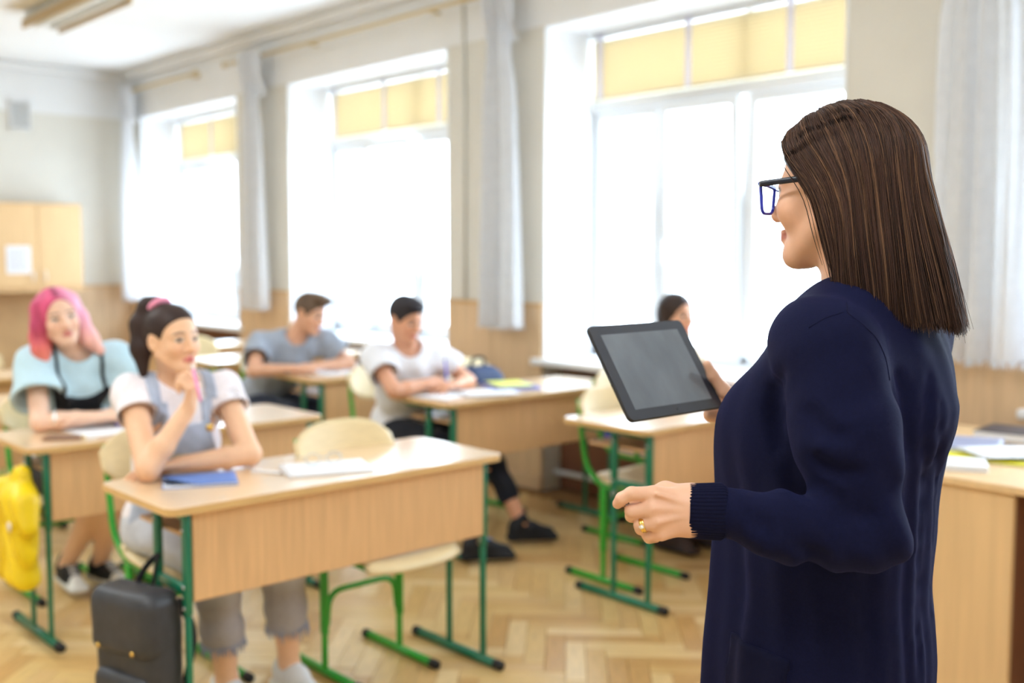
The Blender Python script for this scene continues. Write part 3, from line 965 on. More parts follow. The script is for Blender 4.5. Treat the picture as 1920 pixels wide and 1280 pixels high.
mk('cloth', (1, 1, 1), 0.85, 0.05, 60, 0.10, 900, attr='Col', spec=0.2, sheen=0.15)
mk('hair', (1, 1, 1), 0.5, attr='Col', spec=0.2)
mk('shoe', (1, 1, 1), 0.6, attr='Col', spec=0.3)
# ================================================================== THE TEACHER
mk('navy_knit', srgb(14, 16, 45), 0.85, 0.12, 300, 0.35, 1500, spec=0.12, sheen=0.15, sheen_tint=srgb(90, 100, 190))
mk('navy_rib', srgb(13, 14, 39), 0.85, 0.08, 300, 0.2, 1500, spec=0.12, sheen=0.12, sheen_tint=srgb(90, 100, 190))
mk('frame_blue', srgb(30, 50, 190), 0.22, spec=0.6, coat=0.3)
mk('frame_black', srgb(16, 18, 34), 0.35, spec=0.4)
mk('gold', srgb(240, 200, 110), 0.18, metal=1.0)
mk('jewel', srgb(240, 240, 235), 0.05, metal=0.6)
T0 = empty('person', (1.45, .80, 0))
tag(T0, 'woman with brown shoulder length hair and glasses in navy cardigan holding a tablet', 'person')
tF = nrm((-.12, 1, 0)); tR = axes(tF, (0, 0, 1)); tC = V3(1.448, .825, 0)
def tp(f, l, z): return tC + tR[0] * f + tR[1] * l + V3(0, 0, z)
hd = Head((1.450, .868, 1.512), (-.09, .99, -.05), (.0, .04, 1), 1.0)
# --- skin
K = Field((1.25, .58, 1.18), (1.65, 1.08, 1.68), .0034)
hd.skin(K, smile=1.0, jaw=.98)
hd.neck(K, tp(.0, 0, 1.33), 4.9, 5.6)
K.cone(tp(0, .10, 1.27), tp(0, -.10, 1.27), .045, k=.05)
# left hand (near), fingers loosely curled
WL = at(1318, 957, 1.388)
HL = Field(WL - .16, WL + .10, .0022)
def chain_px(Fd, pts, rs, k=.003, k0=.003): Fd.chain([at(*q) for q in pts], rs, k=k, k0=k0)
mcp = [(1226, 926, 1.374), (1221, 953, 1.368), (1227, 979, 1.370), (1240, 1000, 1.377)]
for i, q in enumerate(mcp):
    HL.cone(at(1310, 945 + 8 * i, 1.388), at(*q), .0170, (.0112, .0110, .0104, .0096)[i], k=.010)
HL.cone(at(1345, 960, 1.392), at(1300, 957, 1.386), .0265, .0255, k=.02, flat=-_f, fs=.72)
HL.cone(at(1300, 940, 1.392), at(1300, 975, 1.39), .017, .016, k=.02)
chain_px(HL, [mcp[0], (1184, 925, 1.366), (1166, 934, 1.370), (1158, 944, 1.377)], [.0104, .0088, .0080, .0070])
chain_px(HL, [mcp[1], (1185, 958, 1.372), (1184, 967, 1.396), (1204, 971, 1.408)], [.0102, .0092, .0082, .0074])
chain_px(HL, [mcp[2], (1201, 984, 1.375), (1202, 991, 1.398), (1218, 993, 1.406)], [.0096, .0087, .0080, .0072])
chain_px(HL, [mcp[3], (1215, 1003, 1.384), (1217, 1008, 1.402), (1230, 1008, 1.408)], [.0088, .0078, .0072, .0066])
chain_px(HL, [(1295, 938, 1.398), (1248, 922, 1.408), (1212, 930, 1.418), (1190, 938, 1.42)], [.0175, .0135, .0098, .008], k=.006, k0=.014)
for i in range(3):      # knuckle dimples / tendons
    HL.cone(at(1290, 945 + 10 * i, 1.367), at(mcp[i][0] + 6, mcp[i][1], 1.359), .0016, .0022, k=.006)
# right hand (far) gripping the edge of the tablet
WR = at(1400, 772, 1.955)
HR = Field(WR - .17, WR + .12, .0030)
chain_px(HR, [(1386, 757, 1.945), (1358, 733, 1.945), (1337, 704, 1.942), (1326, 683, 1.938)], [.0165, .0125, .0102, .0080], k=.006)
HR.cone(at(1408, 775, 1.955), at(1366, 760, 1.985), .024, .020, k=.012)
HR.cone(at(1374, 752, 1.97), at(1345, 742, 2.0), .018, .014, k=.012)
for i, (dx, dy) in enumerate(((0, 0), (4, 16), (2, 32), (-6, 46))):
    chain_px(HR, [(1368 + dx, 738 + dy, 1.995), (1330 + dx, 716 + dy, 2.025), (1298 + dx, 705 + dy, 2.022), (1275 + dx, 702 + dy, 2.012)], [.0115, .0095, .0085, .0075], k=.004, k0=.012)
HR.cone(at(1330, 778, 1.965), at(1378, 782, 1.965), .0120, .0165, k=.014)
skin_t = np.array(srgb(226, 176, 146)); 
def colT(V):
    C = hd.colour(V, skin_t, srgb(196, 128, 112), srgb(84, 58, 44))
    return C
body = sculpt('body', K, 'skin', T0, colT, 1, [HL, HR])
# finger rings
def ring(c, D, R_, r_, mat, parent, name):
    D = Vector(nrm(D)); q = D.to_track_quat('Z', 'Y').to_matrix().to_4x4()
    m = MB(); n1, n2 = 20, 6
    vs = [((R_ + r_ * math.cos(2 * PI * j / n2)) * math.cos(2 * PI * i / n1), (R_ + r_ * math.cos(2 * PI * j / n2)) * math.sin(2 * PI * i / n1), 1.6 * r_ * math.sin(2 * PI * j / n2)) for i in range(n1) for j in range(n2)]
    fs = [(i * n2 + j, ((i + 1) % n1) * n2 + j, ((i + 1) % n1) * n2 + (j + 1) % n2, i * n2 + (j + 1) % n2) for i in range(n1) for j in range(n2)]
    m.add(vs, fs).xf(Matrix.Translation(Vector(c)) @ q)
    o = m.build(name, mat, parent, True); o.matrix_parent_inverse = Matrix.Translation(-Vector(parent.location)); return o
def tchild(o): o.matrix_parent_inverse = Matrix.Translation(-Vector(T0.location)); return o
rg = ring(at(1208, 983, 1.3745), at(1201, 984, 1.375) - at(1227, 978, 1.370), .0098, .0013, 'gold', T0, 'finger_ring')
rg2 = ring(at(1204, 983.5, 1.375), at(1201, 984, 1.375) - at(1227, 978, 1.370), .0097, .0012, 'gold', T0, 'finger_ring')
j = MB().lathe([(.0005, -.003), (.0035, -.001), (.0038, .001), (.001, .0035)], (0, 0, 0), 8).xf(Matrix.Translation(Vector(at(1203, 988, 1.3655)))).build('ring_stone', 'jewel', T0, True); tchild(j)
# --- cardigan
G = Field((1.02, .50, .56), (1.86, 1.22, 1.46), .0062)
def sec(z0, z1, r0, r1, f0, f1, fs=.74, k=.05):
    G.cone(tp(f0, 0, z0), tp(f1, 0, z1), r0, r1, k=k, flat=tR[0], fs=fs)
sec(.50, .80, .192, .186, .04, .038, .76)
sec(.80, 1.02, .186, .176, .038, .030, .74)
sec(1.02, 1.22, .176, .170, .030, .012, .70)
for s in (-1, 1):
    G.ell(tp(.085, s * .085, 1.155), tR, (.085, .085, .10), k=.06)
    G.ell(tp(-.035, s * .085, 1.20), tR, (.065, .08, .13), k=.06)
    G.cone(tp(.005, s * .06, 1.318), tp(.0, s * .155, 1.300), .046, .060, k=.05)
    G.cone(tp(.12, s * .07, 1.16), tp(.17, s * .09, .58), .055, .050, k=.05)       # front edges hanging open
G.cone(tp(-.03, 0, 1.325), tp(-.035, 0, 1.20), .052, .10, k=.05)
SL, EL, CL = at(1556, 668, 1.425), at(1625, 1000, 1.380), at(1352, 958, 1.392)
G.cone(SL, at(1586, 820, 1.390), .069, .063, k=.045)
G.cone(at(1586, 820, 1.390), EL, .063, .047, k=.03)
G.cone(EL, at(1470, 988, 1.375), .047, .042, k=.030)
G.cone(at(1470, 988, 1.375), CL, .042, .033, k=.015)
SR_, ER = tp(0, -.165, 1.30), V3(1.655, .90, 1.055)
G.cone(SR_, ER, .066, .050, k=.05); G.cone(ER, at(1420, 782, 1.94), .050, .033, k=.03)
def folds(P):
    q = P - tC; f = q @ tR[0]; l = q @ tR[1]; z = P[:, 2]
    az = np.arctan2(l, -f)
    low = sm(z, 1.30, .95)
    d = .0036 * np.sin(az * 11 + 3 * np.sin(z * 2.3)) * (.35 + .65 * low) * sm(np.abs(f), .02, .09)
    d = d + .0022 * np.sin(az * 23 + 5 * np.sin(z * 1.7 + 1)) * low
    # arm creases: around the elbow and down the sleeve
    e = P - EL; r = np.linalg.norm(e, axis=1)
    ax = nrm(nrm(SL - EL) * .55 - nrm(CL - EL) * .85)
    w = np.exp(-(r / .13) ** 2) * (q @ tR[1] > .08)
    d = d + .0036 * w * np.sin((e @ ax) * 2 * PI / .042 + 1.4 * np.sin(30 * (e @ tR[1])) + .6)
    fw = (P - CL) @ nrm(EL - CL); rr = np.linalg.norm((P - CL) - fw[:, None] * nrm(EL - CL), axis=1)
    w2 = np.exp(-((fw - .09) / .07) ** 2) * (rr < .07)
    d = d + .0020 * w2 * np.sin(fw * 2 * PI / .05 + 40 * (P[:, 2] - 1.05))
    up_ = (P - EL) @ nrm(SL - EL)
    rr2 = np.linalg.norm((P - EL) - up_[:, None] * nrm(SL - EL), axis=1)
    w3 = np.exp(-((up_ - .16) / .12) ** 2) * (rr2 < .10)
    d = d + .0012 * w3 * np.sin(up_ * 2 * PI / .075 + 35 * (P @ tR[0]))
    d = d + .0016 * snoise(P, 38, 3)
    return d
G.disp(folds)
# armpit / front-of-arm groove
G.chain([at(1484, 690, 1.36), at(1500, 800, 1.345), at(1512, 905, 1.335)], [.004, .009, .004], k=.018, op='-')
G.chain([at(1694, 720, 1.40), at(1702, 850, 1.385), at(1694, 980, 1.37)], [.004, .010, .004], k=.02, op='-')
VC, _q = G.tri()
def snap(pts, off=.0): 
    out = []
    for p in pts:
        dcam = nrm(np.asarray(p) - V3(0, 0, CAM_H)); rel = VC - V3(0, 0, CAM_H); t = rel @ dcam
        d = np.linalg.norm(rel - t[:, None] * dcam, axis=1); m = np.where(d < .008)[0]
        if len(m): i = m[np.argmin(t[m])]; out.append(VC[i] - dcam * off)
    return out
def crease(pxs, r, k=.012):
    """a soft pulled fold pressed into the knit along a line of the sleeve"""
    pts = [at(x, y, 1.4) for (x, y) in pxs]; dense = []
    for p0, p1 in zip(pts[:-1], pts[1:]):
        for t in np.linspace(0, 1, 5)[:-1]: dense.append(p0 + (p1 - p0) * t)
    P = snap(dense + [pts[-1]], .002)
    n = len(P)
    for i in range(n - 1):
        w0, w1 = math.sin(PI * (i + .3) / n), math.sin(PI * (i + 1.0) / n)
        G.cone(P[i], P[i + 1], r * w0, r * w1, k=k, op='-')
crease([(1512, 905), (1545, 932), (1590, 985), (1624, 1036)], .0060)
crease([(1534, 922), (1595, 950), (1655, 980)], .0050)
crease([(1450, 942), (1472, 985), (1500, 1030), (1545, 1056)], .0055)
crease([(1392, 934), (1418, 978), (1446, 1014)], .0050)
crease([(1498, 770), (1540, 806), (1598, 826)], .0040, .016)
crease([(1500, 860), (1550, 892), (1622, 900)], .0045, .016)
crease([(1692, 690), (1712, 760), (1720, 860)], .0050, .016)
crease([(1752, 700), (1748, 900), (1738, 1100), (1735, 1270)], .0060, .018)
crease([(1775, 760), (1768, 950), (1758, 1150)], .0045, .014)
crease([(1455, 700), (1440, 760), (1450, 840)], .0060, .02)
card = sculpt('cardigan', G, 'navy_knit', T0, None, 2)
# neckband, pocket, seams, cuffs
VC = np.empty(len(card.data.vertices) * 3, np.float32); card.data.vertices.foreach_get('co', VC); VC = VC.reshape(-1, 3)
def smoothpts(pts, n=2):
    P = np.array(pts)
    for _ in range(n): P[1:-1] = (P[:-2] + 2 * P[1:-1] + P[2:]) / 4
    return P
def seam(pxs, name, r=.0013):
    pts = [at(*q) for q in pxs]; dense = []
    for a, b in zip(pts[:-1], pts[1:]):
        for t in np.linspace(0, 1, 7)[:-1]: dense.append(a + (b - a) * t)
    P = snap(dense, -.0002)
    if len(P) > 3: tchild(MB().tube([Vector(p) for p in smoothpts(P, 4)], r, 5).build(name, 'navy_rib', T0, True))
seam([(1592, 556, 1.5), (1588, 574, 1.5), (1620, 596, 1.5), (1650, 625, 1.5), (1672, 668, 1.5), (1680, 720, 1.5)], 'shoulder_seam')
seam([(1588, 574, 1.5), (1540, 590, 1.5), (1500, 612, 1.5)], 'shoulder_seam')
def pocket():
    P = G.like(); P.a = G.a - .005
    pc = snap([at(1400, 1255, 1.4)])[0]; c = np.asarray(pc, float) - V3(0, 0, .055); R_ = np.array([nrm(-_r), nrm(V3(0, 0, 1)), nrm(np.cross(-_r, V3(0, 0, 1)))])
    B = G.like(); B.rbox(c, axes(-_r, (.12 * _r[0], .12 * _r[1], 1)), (.038, .06, .085), .004, k=0)
    P.a = np.maximum(P.a, B.a); return P
try: sculpt('pocket', pocket(), 'navy_rib', T0, None, 1)
except Exception as ex: print('pocket', ex)
def cuff(a, b, ra, rb, name, ribs=44):
    a, b = np.asarray(a), np.asarray(b); D = nrm(b - a); u = nrm(np.cross(D, V3(0, 0, 1))); w = np.cross(D, u)
    def fn(i, j):
        th = i * 2 * PI; pr = (ra + (rb - ra) * j) * (1 + .018 * math.cos(ribs * th)); 
        if j > .97: pr *= .93
        if j < .04: pr *= .9
        p = a + (b - a) * j + pr * (u * math.cos(th) * .86 + w * math.sin(th) * 1.04)
        return tuple(p)
    return tchild(MB().grid(fn, ribs * 6, 10).build(name, 'navy_rib', T0, True, .003))
cuff(at(1357, 959, 1.392), at(1285, 957, 1.388), .0345, .0320, 'cuff')
cuff(at(1430, 784, 1.935), at(1372, 772, 1.955), .0345, .0330, 'cuff')
# neckband following the open front
# --- trousers and shoes (below the picture)
Lg = Field((1.15, .55, .04), (1.75, 1.05, .90), .012)
for s in (-1, 1):
    Lg.cone(tp(.03, s * .075, .74), tp(.02, s * .09, .48), .088, .068, k=.03); Lg.cone(tp(.02, s * .09, .48), tp(-.01, s * .10, .09), .066, .055, k=.02)
sculpt('trousers', Lg, 'navy_rib', T0)
for s in (-1, 1):
    Sh = Field(tp(-.12, s * .10 , 0) - .12, tp(.2, s * .10, .14) + .12, .008)
    Sh.rbox(tp(.05, s * .10, .014), tR, (.135, .045, .014), .012, k=.0); Sh.cone(tp(-.05, s * .10, .055), tp(.14, s * .10, .035), .042, .03, k=.02)
    Sh.half((0, 0, .001), (0, 0, -1))
    sculpt('shoe', Sh, 'frame_black', T0)
# --- hair: solid under-layer and combed strands
def hl(f, l, u): return hd.p(f, l, u)
HB = Field((1.22, .52, 1.22), (1.68, 1.02, 1.70), .0045)
HB.ell(hl(-1.5, 0, 3.2), hd.R, np.array([10.1, 8.2, 9.3]) * .01, k=0)
for s in (-1, 1):
    HB.cone(hl(-3.5, s * 4.6, -1), hl(-4.8, s * 4.8, -13.5), .032, .022, k=.03)
HB.cone(hl(-6.5, 3.0, -1), hl(-11.0, 3.4, -16.0), .040, .024, k=.03); HB.cone(hl(-6.5, -3.0, -1), hl(-11.0, -3.4, -16.0), .040, .024, k=.03)
HB.cone(hl(-7.5, 0, -1), hl(-12.5, 0, -16.5), .040, .026, k=.03)
HB.ell(hl(8.4, 0, -3.6), hd.R, np.array([7.6, 12, 8.6]) * .01, k=.015, op='-')        # open the face
hb0 = np.array(srgb(44, 30, 25))
def colHB(V): return hb0 * (1 + .15 * snoise(V, 60, 2))[:, None]
sculpt('hair', HB, 'hair', T0, colHB)
rs = np.random.RandomState(5)
NS, MS = 7200, 17
tt = np.linspace(0, 1, MS)
paths = np.zeros((NS, MS, 3)); cols = np.zeros((NS, 3)); rad = np.zeros(NS)
cen = V3(-1.4, 0, 3.0); rad3 = V3(10.9, 8.8, 9.75)
for k in range(NS):
    side = 1 if k % 100 < 62 else -1          # the near side gets more strands
    p = rs.rand() ** .85
    lay = rs.rand()
    # root on the parting (front p=0 -> back of the crown p=1)
    if p < .82: th = math.radians(np.interp(p, [0, .82], [38, 112]))
    else: th = math.radians(np.interp(p, [.82, 1], [112, 128]))
    root = V3(math.cos(th), .04 * side * rs.rand() + .045 * rs.randn() + .02, math.sin(th))
    root = nrm(root)
    psi = math.radians(np.interp(p, [0, .15, .5, 1], [83, 97, 132, 182]) + rs.randn() * 3)     # azimuth where it leaves the skull
    fall = nrm(V3(math.cos(psi), side * math.sin(psi), np.interp(p, [0, .3, 1], [-.30, -.25, -.12])))
    om = math.acos(np.clip(root @ fall, -1, 1))
    thick = 1.0 + .055 * lay + .012 * math.sin(psi * 17 + p * 9)
    n1 = int(MS * .62)
    a = np.linspace(0, 1, n1) ** 1.0
    dirs = (np.sin((1 - a) * om)[:, None] * root + np.sin(a * om)[:, None] * fall) / math.sin(om)
    # front locks sweep back over the temple: lift the middle of the arc
    dirs[:, 2] += np.sin(a * PI) * .10 * (1 - p); dirs /= np.linalg.norm(dirs, axis=1, keepdims=True)
    sk = cen + dirs * rad3 * (thick + .03 * np.sin(a * PI))[:, None]
    end_u = np.interp(p, [0, .12, .35, 1], [-10.5, -15.0, -18.4, -20.2]) + rs.randn() * .55 - lay * .3
    b = np.linspace(0, 1, MS - n1 + 1)[1:]
    last = sk[-1]
    out = nrm(V3(fall[0], fall[1], 0))
    spread = np.interp(p, [0, .3, 1], [-.4, .6, 5.6]) + rs.randn() * .35
    fal = last + np.stack([out[0] * spread * b ** .85 + (-2.6 * (1 - p) ** 2) * b, out[1] * spread * .5 * b ** .9 - .55 * side * b * (1 - p), (end_u - last[2]) * b], 1)
    fal[:, 0] += .25 * np.sin(b * 5 + psi * 9) ; fal[:, 1] += .2 * np.sin(b * 4 + psi * 13)
    curve = np.concatenate([sk, fal]); curve += rs.randn(3) * .05
    if rs.rand() < .012:
        curve[n1:] += (out * 1.6 * rs.rand())[None, :] * b[:, None] ** 2
    for _ in range(4): curve[1:-1] = (curve[:-2] + 2 * curve[1:-1] + curve[2:]) / 4
    paths[k] = hd.c + .01 * curve @ hd.R
    g = rs.rand(); cl = .5 + .5 * math.sin(psi * 41 + side + lay * 2)
    cols[k] = np.array(srgb(78, 54, 45)) * (.55 + .75 * g) * (1 - .4 * cl) + np.array(srgb(172, 128, 92)) * .5 * cl * g ** 3
    rad[k] = .00042 + .0004 * rs.rand()
strands('hair_strands', paths, 'hair', T0, rad, cols)
# short fine hairs along the forehead
# --- glasses
gl = empty('eyeglasses', (0, 0, 0)); tag(gl, 'dark blue rectangular eyeglasses worn by the woman in navy', 'glasses')
def hv(f, l, u): return Vector(hd.p(f, l, u))
for s in (-1, 1):
    oc = [(10.2, s * .9, 1.35), (9.6, s * 6.3, 1.75), (9.5, s * 6.35, 1.0), (9.75, s * 5.7, -2.2), (9.9, s * 4.9, -2.75), (10.2, s * 2.2, -2.7), (10.3, s * 1.3, -2.1), (10.25, s * .9, .5), (10.2, s * .9, 1.35)]
    m = MB().tube(bend([hv(*q) for q in oc], .006, 3), .0026, 8)
    m.tube([hv(10.2, s * .9, 1.3), hv(9.95, s * 3.6, 1.65), hv(9.6, s * 6.4, 1.7)], .0036, 8)
    m.build('rim', 'frame_blue', gl, True)
    m = MB(); pts = [hv(*q) for q in oc[:-1]]; m.add([tuple(q) for q in pts], [tuple(range(len(pts)))])
    m.build('lens', 'lens_glass', gl, False, .0012)
    MB().tube(bend([hv(9.6, s * 6.4, 1.6), hv(9.0, s * 7.2, 1.6), hv(2.0, s * 7.75, 1.75), hv(-1.0, s * 7.9, 1.5), hv(-4.2, s * 7.6, -1.8)], .012, 4), .0046, 8, ry=.45).build('temple', 'frame_black', gl, True)
MB().tube([hv(10.2, -1.0, .8), hv(10.6, 0, 1.1), hv(10.2, 1.0, .8)], .0016, 8).build('bridge', 'frame_blue', gl, True)
er = MB().lathe([(.0005, -.003), (.003, 0), (.0005, .003)], tuple(hd.p(-.4, 7.9, -3.4)), 8).build('earring', 'jewel', T0, True); tchild(er)

# ------------------------------------------------------------------ tablet
mk('tablet_black', srgb(50, 52, 60), 0.16, spec=0.5)
mk('tablet_back', srgb(30, 30, 32), 0.45)
mk('tablet_screen', srgb(106, 111, 117), 0.12, 0.22, 12, stretch=(1, .5, 1), spec=0.6)  # base lightened to carry the room's reflection; noise gives smudges
mk('chrome_dark', srgb(90, 92, 96), 0.25, metal=1.0)
tb = empty('tablet_computer', (1.456, 1.221, 1.22)); tag(tb, 'black tablet computer held up in the woman\'s hand', 'tablet')
tx = Vector((.999, -.045, .010)).normalized(); ty = Vector((.018, .568, .823)); tn = tx.cross(ty).normalized(); ty = tn.cross(tx)
tb.rotation_euler = Matrix((tx, ty, tn)).transposed().to_euler()
MB().slab(rrect(-.1205, .1205, -.093, .093, .010), -.0085, -.0005, .003).build('back_shell', 'tablet_back', tb)
MB().slab(rrect(-.1195, .1195, -.092, .092, .0095), -.0008, .0, 0).build('bezel', 'tablet_black', tb)
MB().box(-.0985, .0985, -.0735, .0735, -.0002, .0003).build('screen', 'tablet_screen', tb)
MB().lathe([(.0018, 0), (.0018, .0004)], (.0, -.0835, 0), 10).build('camera_dot', 'chrome_dark', tb)
for (a, b) in ((-.02, .03), (.045, .055)): MB().box(-.1215, -.1203, a, b, -.006, -.003).build('side_button', 'chrome_dark', tb)
# ================================================================== STUDENTS
def pchild(o, root): o.matrix_parent_inverse = Matrix.Translation(-Vector(root.location)); return o
class Student:
    def __init__(s, label, base, J, head, skin, lip, brow, male=False, res=.0056, gaze=(0, 0), smile=0.0):
        s.root = empty('person', base); tag(s.root, label, 'person')
        s.J = {k: np.asarray(v, float) for k, v in J.items()}; s.h = head; s.skin = np.array(skin); s.male = male
        s.lip, s.brow, s.res, s.gaze, s.smile = lip, brow, res, gaze, smile
        P = np.array(list(s.J.values()) + [head.p(0, 0, 13)])
        s.lo, s.hi = P.min(0) - .17, P.max(0) + .17
        s.lo[2] = max(s.lo[2], -.01)
        j = s.J; up = nrm(j['neck'] - j['hip']); sl = j['shL'] - j['shR']
        s.Rt = axes(np.cross(sl, up), up)       # torso: forward, left, up
    def F(s, res=None): return Field(s.lo, s.hi, res or s.res)
    def torso(s, F, g=0.0, w=1.0, fem=False):
        j = s.J; R = s.Rt; up = R[2]; L = np.linalg.norm(j['neck'] - j['hip'])
        c = lambda t, f=0.0: j['hip'] + (j['neck'] - j['hip']) * t + R[0] * f
        F.ell(c(.04), R, V3(.115 + g, .155 * w + g, .12 + g), k=.02)
        F.ell(c(.40, .005), R, V3(.098 + g, .128 * w + g, .16 + g), k=.06)
        F.ell(c(.72, .008), R, V3(.102 + g, .142 * w + g, .15 + g), k=.06)
        if fem:
            for q in (-1, 1): F.ell(c(.68, .075) + R[1] * q * .06, R, V3(.045 + g, .055 + g, .055 + g), k=.04)
        for q, k in ((1, 'shL'), (-1, 'shR')):
            F.cone(c(.97), j[k] + up * .004, .045 + g, .048 + g, k=.05)
            F.cone(c(.80), j[k] - up * .02, .07 + g, .045 + g, k=.04)
    def arm(s, F, side, r=(.042, .036, .033, .024), k=.02):
        j = s.J; a, b, c = j['sh' + side], j['el' + side], j['wr' + side]
        F.cone(a, b, r[0], r[1], k=k); F.cone(b, b + (c - b) * .35, r[1], r[2] * 1.05, k=.012); F.cone(b + (c - b) * .35, c, r[2] * 1.05, r[3], k=.012)
    def body(s, hands, legs=None, extra=None):
        F = s.F(.0048 if s.res < .0053 else .0056); j = s.J
        s.h.skin(F, s.male, s.smile); s.h.neck(F, j['neck'] + s.Rt[2] * .0, 4.7 if not s.male else 5.2, 5.4)
        s.torso(F, -.018)
        for q in 'LR': s.arm(F, q)
        for q, (D, N, ts, kw) in hands.items(): hand(F, j['wr' + q], D, N, ts, **kw)
        if legs:
            for q in 'LR':
                F.cone(j['hp' + q], j['kn' + q], .066, .050, k=.03); F.cone(j['kn' + q], j['kn' + q] * .65 + j['an' + q] * .35, .047, .049, k=.02); F.cone(j['kn' + q] * .65 + j['an' + q] * .35, j['an' + q], .049, .033, k=.02)
                F.cone(j['an' + q], j['an' + q] + s.foot(q) * .05 - V3(0, 0, .03), .032, .03, k=.02)
        if extra: extra(F)
        def col(V):
            return s.h.colour(V, s.skin, s.lip, s.brow, s.male, gaze=s.gaze)
        s.skinob = sculpt('body', F, 'skin', s.root, col, 1)
    def foot(s, q): return nrm(s.J.get('toe' + q, s.J['an' + q] + V3(0, -1, 0)) - s.J['an' + q])
    def shirt(s, color, sleeve=.55, g=.014, flare=.016, w=1.0, fem=False, seed=1, name='shirt', neck_r=.062, foldamp=.004, hem=None, colfn=None):
        F = s.F(); j = s.J
        s.torso(F, g, w, fem)
        for q in 'LR':
            a, b = j['sh' + q], j['el' + q]; e = a + (b - a) * sleeve
            F.cone(a, e, .050 + g, .046 + g + flare, k=.03)
        R = s.Rt
        def folds(P):
            qv = (P - j['hip']) @ R.T
            d = foldamp * np.sin(qv[:, 2] * 42 + 14 * qv[:, 1] * np.sign(qv[:, 1]) + 3 * snoise(P, 8, seed)) * .6
            return d + foldamp * snoise(P, 30, seed) * 1.2
        F.disp(folds)
        for q in 'LR':      # open sleeve end, square cut
            a, b = j['sh' + q], j['el' + q]; e = a + (b - a) * sleeve; D = nrm(b - a)
            F.cut(e, D, .075 + g + flare, .14); F.cone(e - D * .05, e + D * .02, .046 + g, .046 + g + flare - .010, k=.004, op='-')
        nb = j['neck']
        F.cone(nb + R[0] * .012 + R[2] * .030, nb + R[0] * .03 + R[2] * .14, neck_r, neck_r * 1.3, k=.006, op='-')
        if hem is not None: F.half(j['hip'] + R[2] * hem, -R[2], .01)
        s.shirtF = F
        c0 = np.array(color)
        return sculpt(name, F, 'cloth', s.root, (colfn or (lambda V: np.tile(c0, (len(V), 1)))), 1)
    def over(s, name, color, region, off=.006, mat='cloth', colfn=None):
        F = s.shirtF.like()
        I = np.argwhere(np.abs(s.shirtF.a) < .03); P = s.lo + I * F.res
        q = (P - s.J['hip']) @ s.Rt.T
        v = np.maximum(s.shirtF.a[tuple(I.T)] - off, region(q, P)); F.a[tuple(I.T)] = v.astype(np.float32)
        inside = s.shirtF.a < -.0299; F.a[inside] = .02
        c0 = np.array(color)
        return sculpt(name, F, mat, s.root, (colfn or (lambda V: np.tile(c0, (len(V), 1)))), 1)
    def trousers(s, color, hem=1.0, r=(.088, .070, .062), g=0.0, name='trousers', colfn=None, seed=2, fray=False):
        F = s.F(); j = s.J; R = s.Rt
        F.ell(j['hip'] + R[2] * .0, R, V3(.128, .168, .12), k=.0)
        for q in 'LR':
            a, b, c = j['hp' + q], j['kn' + q], j['an' + q]
            F.cone(a, b, r[0], r[1], k=.04); F.cone(b, b + (c - b) * hem, r[1] * .97, r[2], k=.02)
        F.disp(lambda P: .005 * snoise(P, 26, seed) + .003 * np.sin(P[:, 2] * 60 + 4 * snoise(P, 9, seed + 1)))
        F.a = np.maximum(F.a, -.0 + (np.zeros(1, np.float32) - 1))
        for q in 'LR':
            b, c = j['kn' + q], j['an' + q]; e = b + (c - b) * hem; D = nrm(c - b)
            F.cut(e, D, r[2] + .04, .12)
        c0 = np.array(color)
        return sculpt(name, F, 'cloth', s.root, (colfn or (lambda V: np.tile(c0, (len(V), 1)))), 1)
    def shoes(s, upper, sole, toe=None, canvas=False):
        for q in 'LR':
            an = s.J['an' + q]; D = s.foot(q); U = s.J.get('up' + q)
            U = V3(0, 0, 1) if U is None else nrm(U); R = axes(D, U)
            p = lambda f, l, u: an + R[0] * f + R[1] * l + R[2] * u
            lo = np.min([p(-.1, -.07, -.12), p(.22, .07, .08), p(-.1, .07, .08), p(.22, -.07, -.12)], 0) - .03; hi = np.max([p(-.1, -.07, -.12), p(.22, .07, .08), p(-.1, .07, .08), p(.22, -.07, -.12)], 0) + .03
            F = Field(lo, hi, .006)
            F.rbox(p(.055, 0, -.072), R, (.128, .040, .014), .013, k=0)
            F.cone(p(-.03, 0, -.035), p(.05, 0, -.03), .038, .038, k=.02); F.cone(p(.05, 0, -.035), p(.14, 0, -.052), .036, .026, k=.02)
            F.cone(p(-.02, 0, -.01), p(.0, 0, .015), .039, .037, k=.02)
            cu, cs, ct = np.array(upper), np.array(sole), np.array(toe if toe is not None else upper)
            def col(V):
                v = (V - an) @ R.T; C = np.tile(cu, (len(V), 1))
                C[v[:, 2] < -.058] = cs; C[(v[:, 0] > .125)] = ct
                if canvas:
                    m = (v[:, 0] > .03) & (v[:, 0] < .115) & (np.abs(v[:, 1]) < .016) & (np.sin(v[:, 0] * 420) > 0); C[m] = (.85, .85, .83)
                return C
            sh = sculpt('shoe', F, 'shoe', s.root, col, 1)
    def cap(s, col, thick=1.0, face=(8.2, -3.4), fr=(6.8, 12, 8.2), back=None, name='hair', fn=None, colfn=None, seed=4):
        h = s.h; S = h.s * .01
        F = Field(h.c - .36 * np.array([1, 1, 1.1]), h.c + .20, .0052)
        F.ell(h.p(-1.5, 0, 3.3), h.R, np.array([9.9, 8.1, 9.1]) * S * thick, k=0)
        if fn: fn(F, h, S)
        F.ell(h.p(face[0], 0, face[1]), h.R, np.array(fr) * S, k=.010, op='-')
        c0 = np.array(col)
        def cf(V):
            return np.clip(c0 * (1 + .25 * snoise(V * [1, 1, .25], 90, seed))[:, None], 0, 1)
        return sculpt(name, F, 'hair', s.root, colfn or cf, 1)
C_ = lambda *a: np.array(srgb(*a))

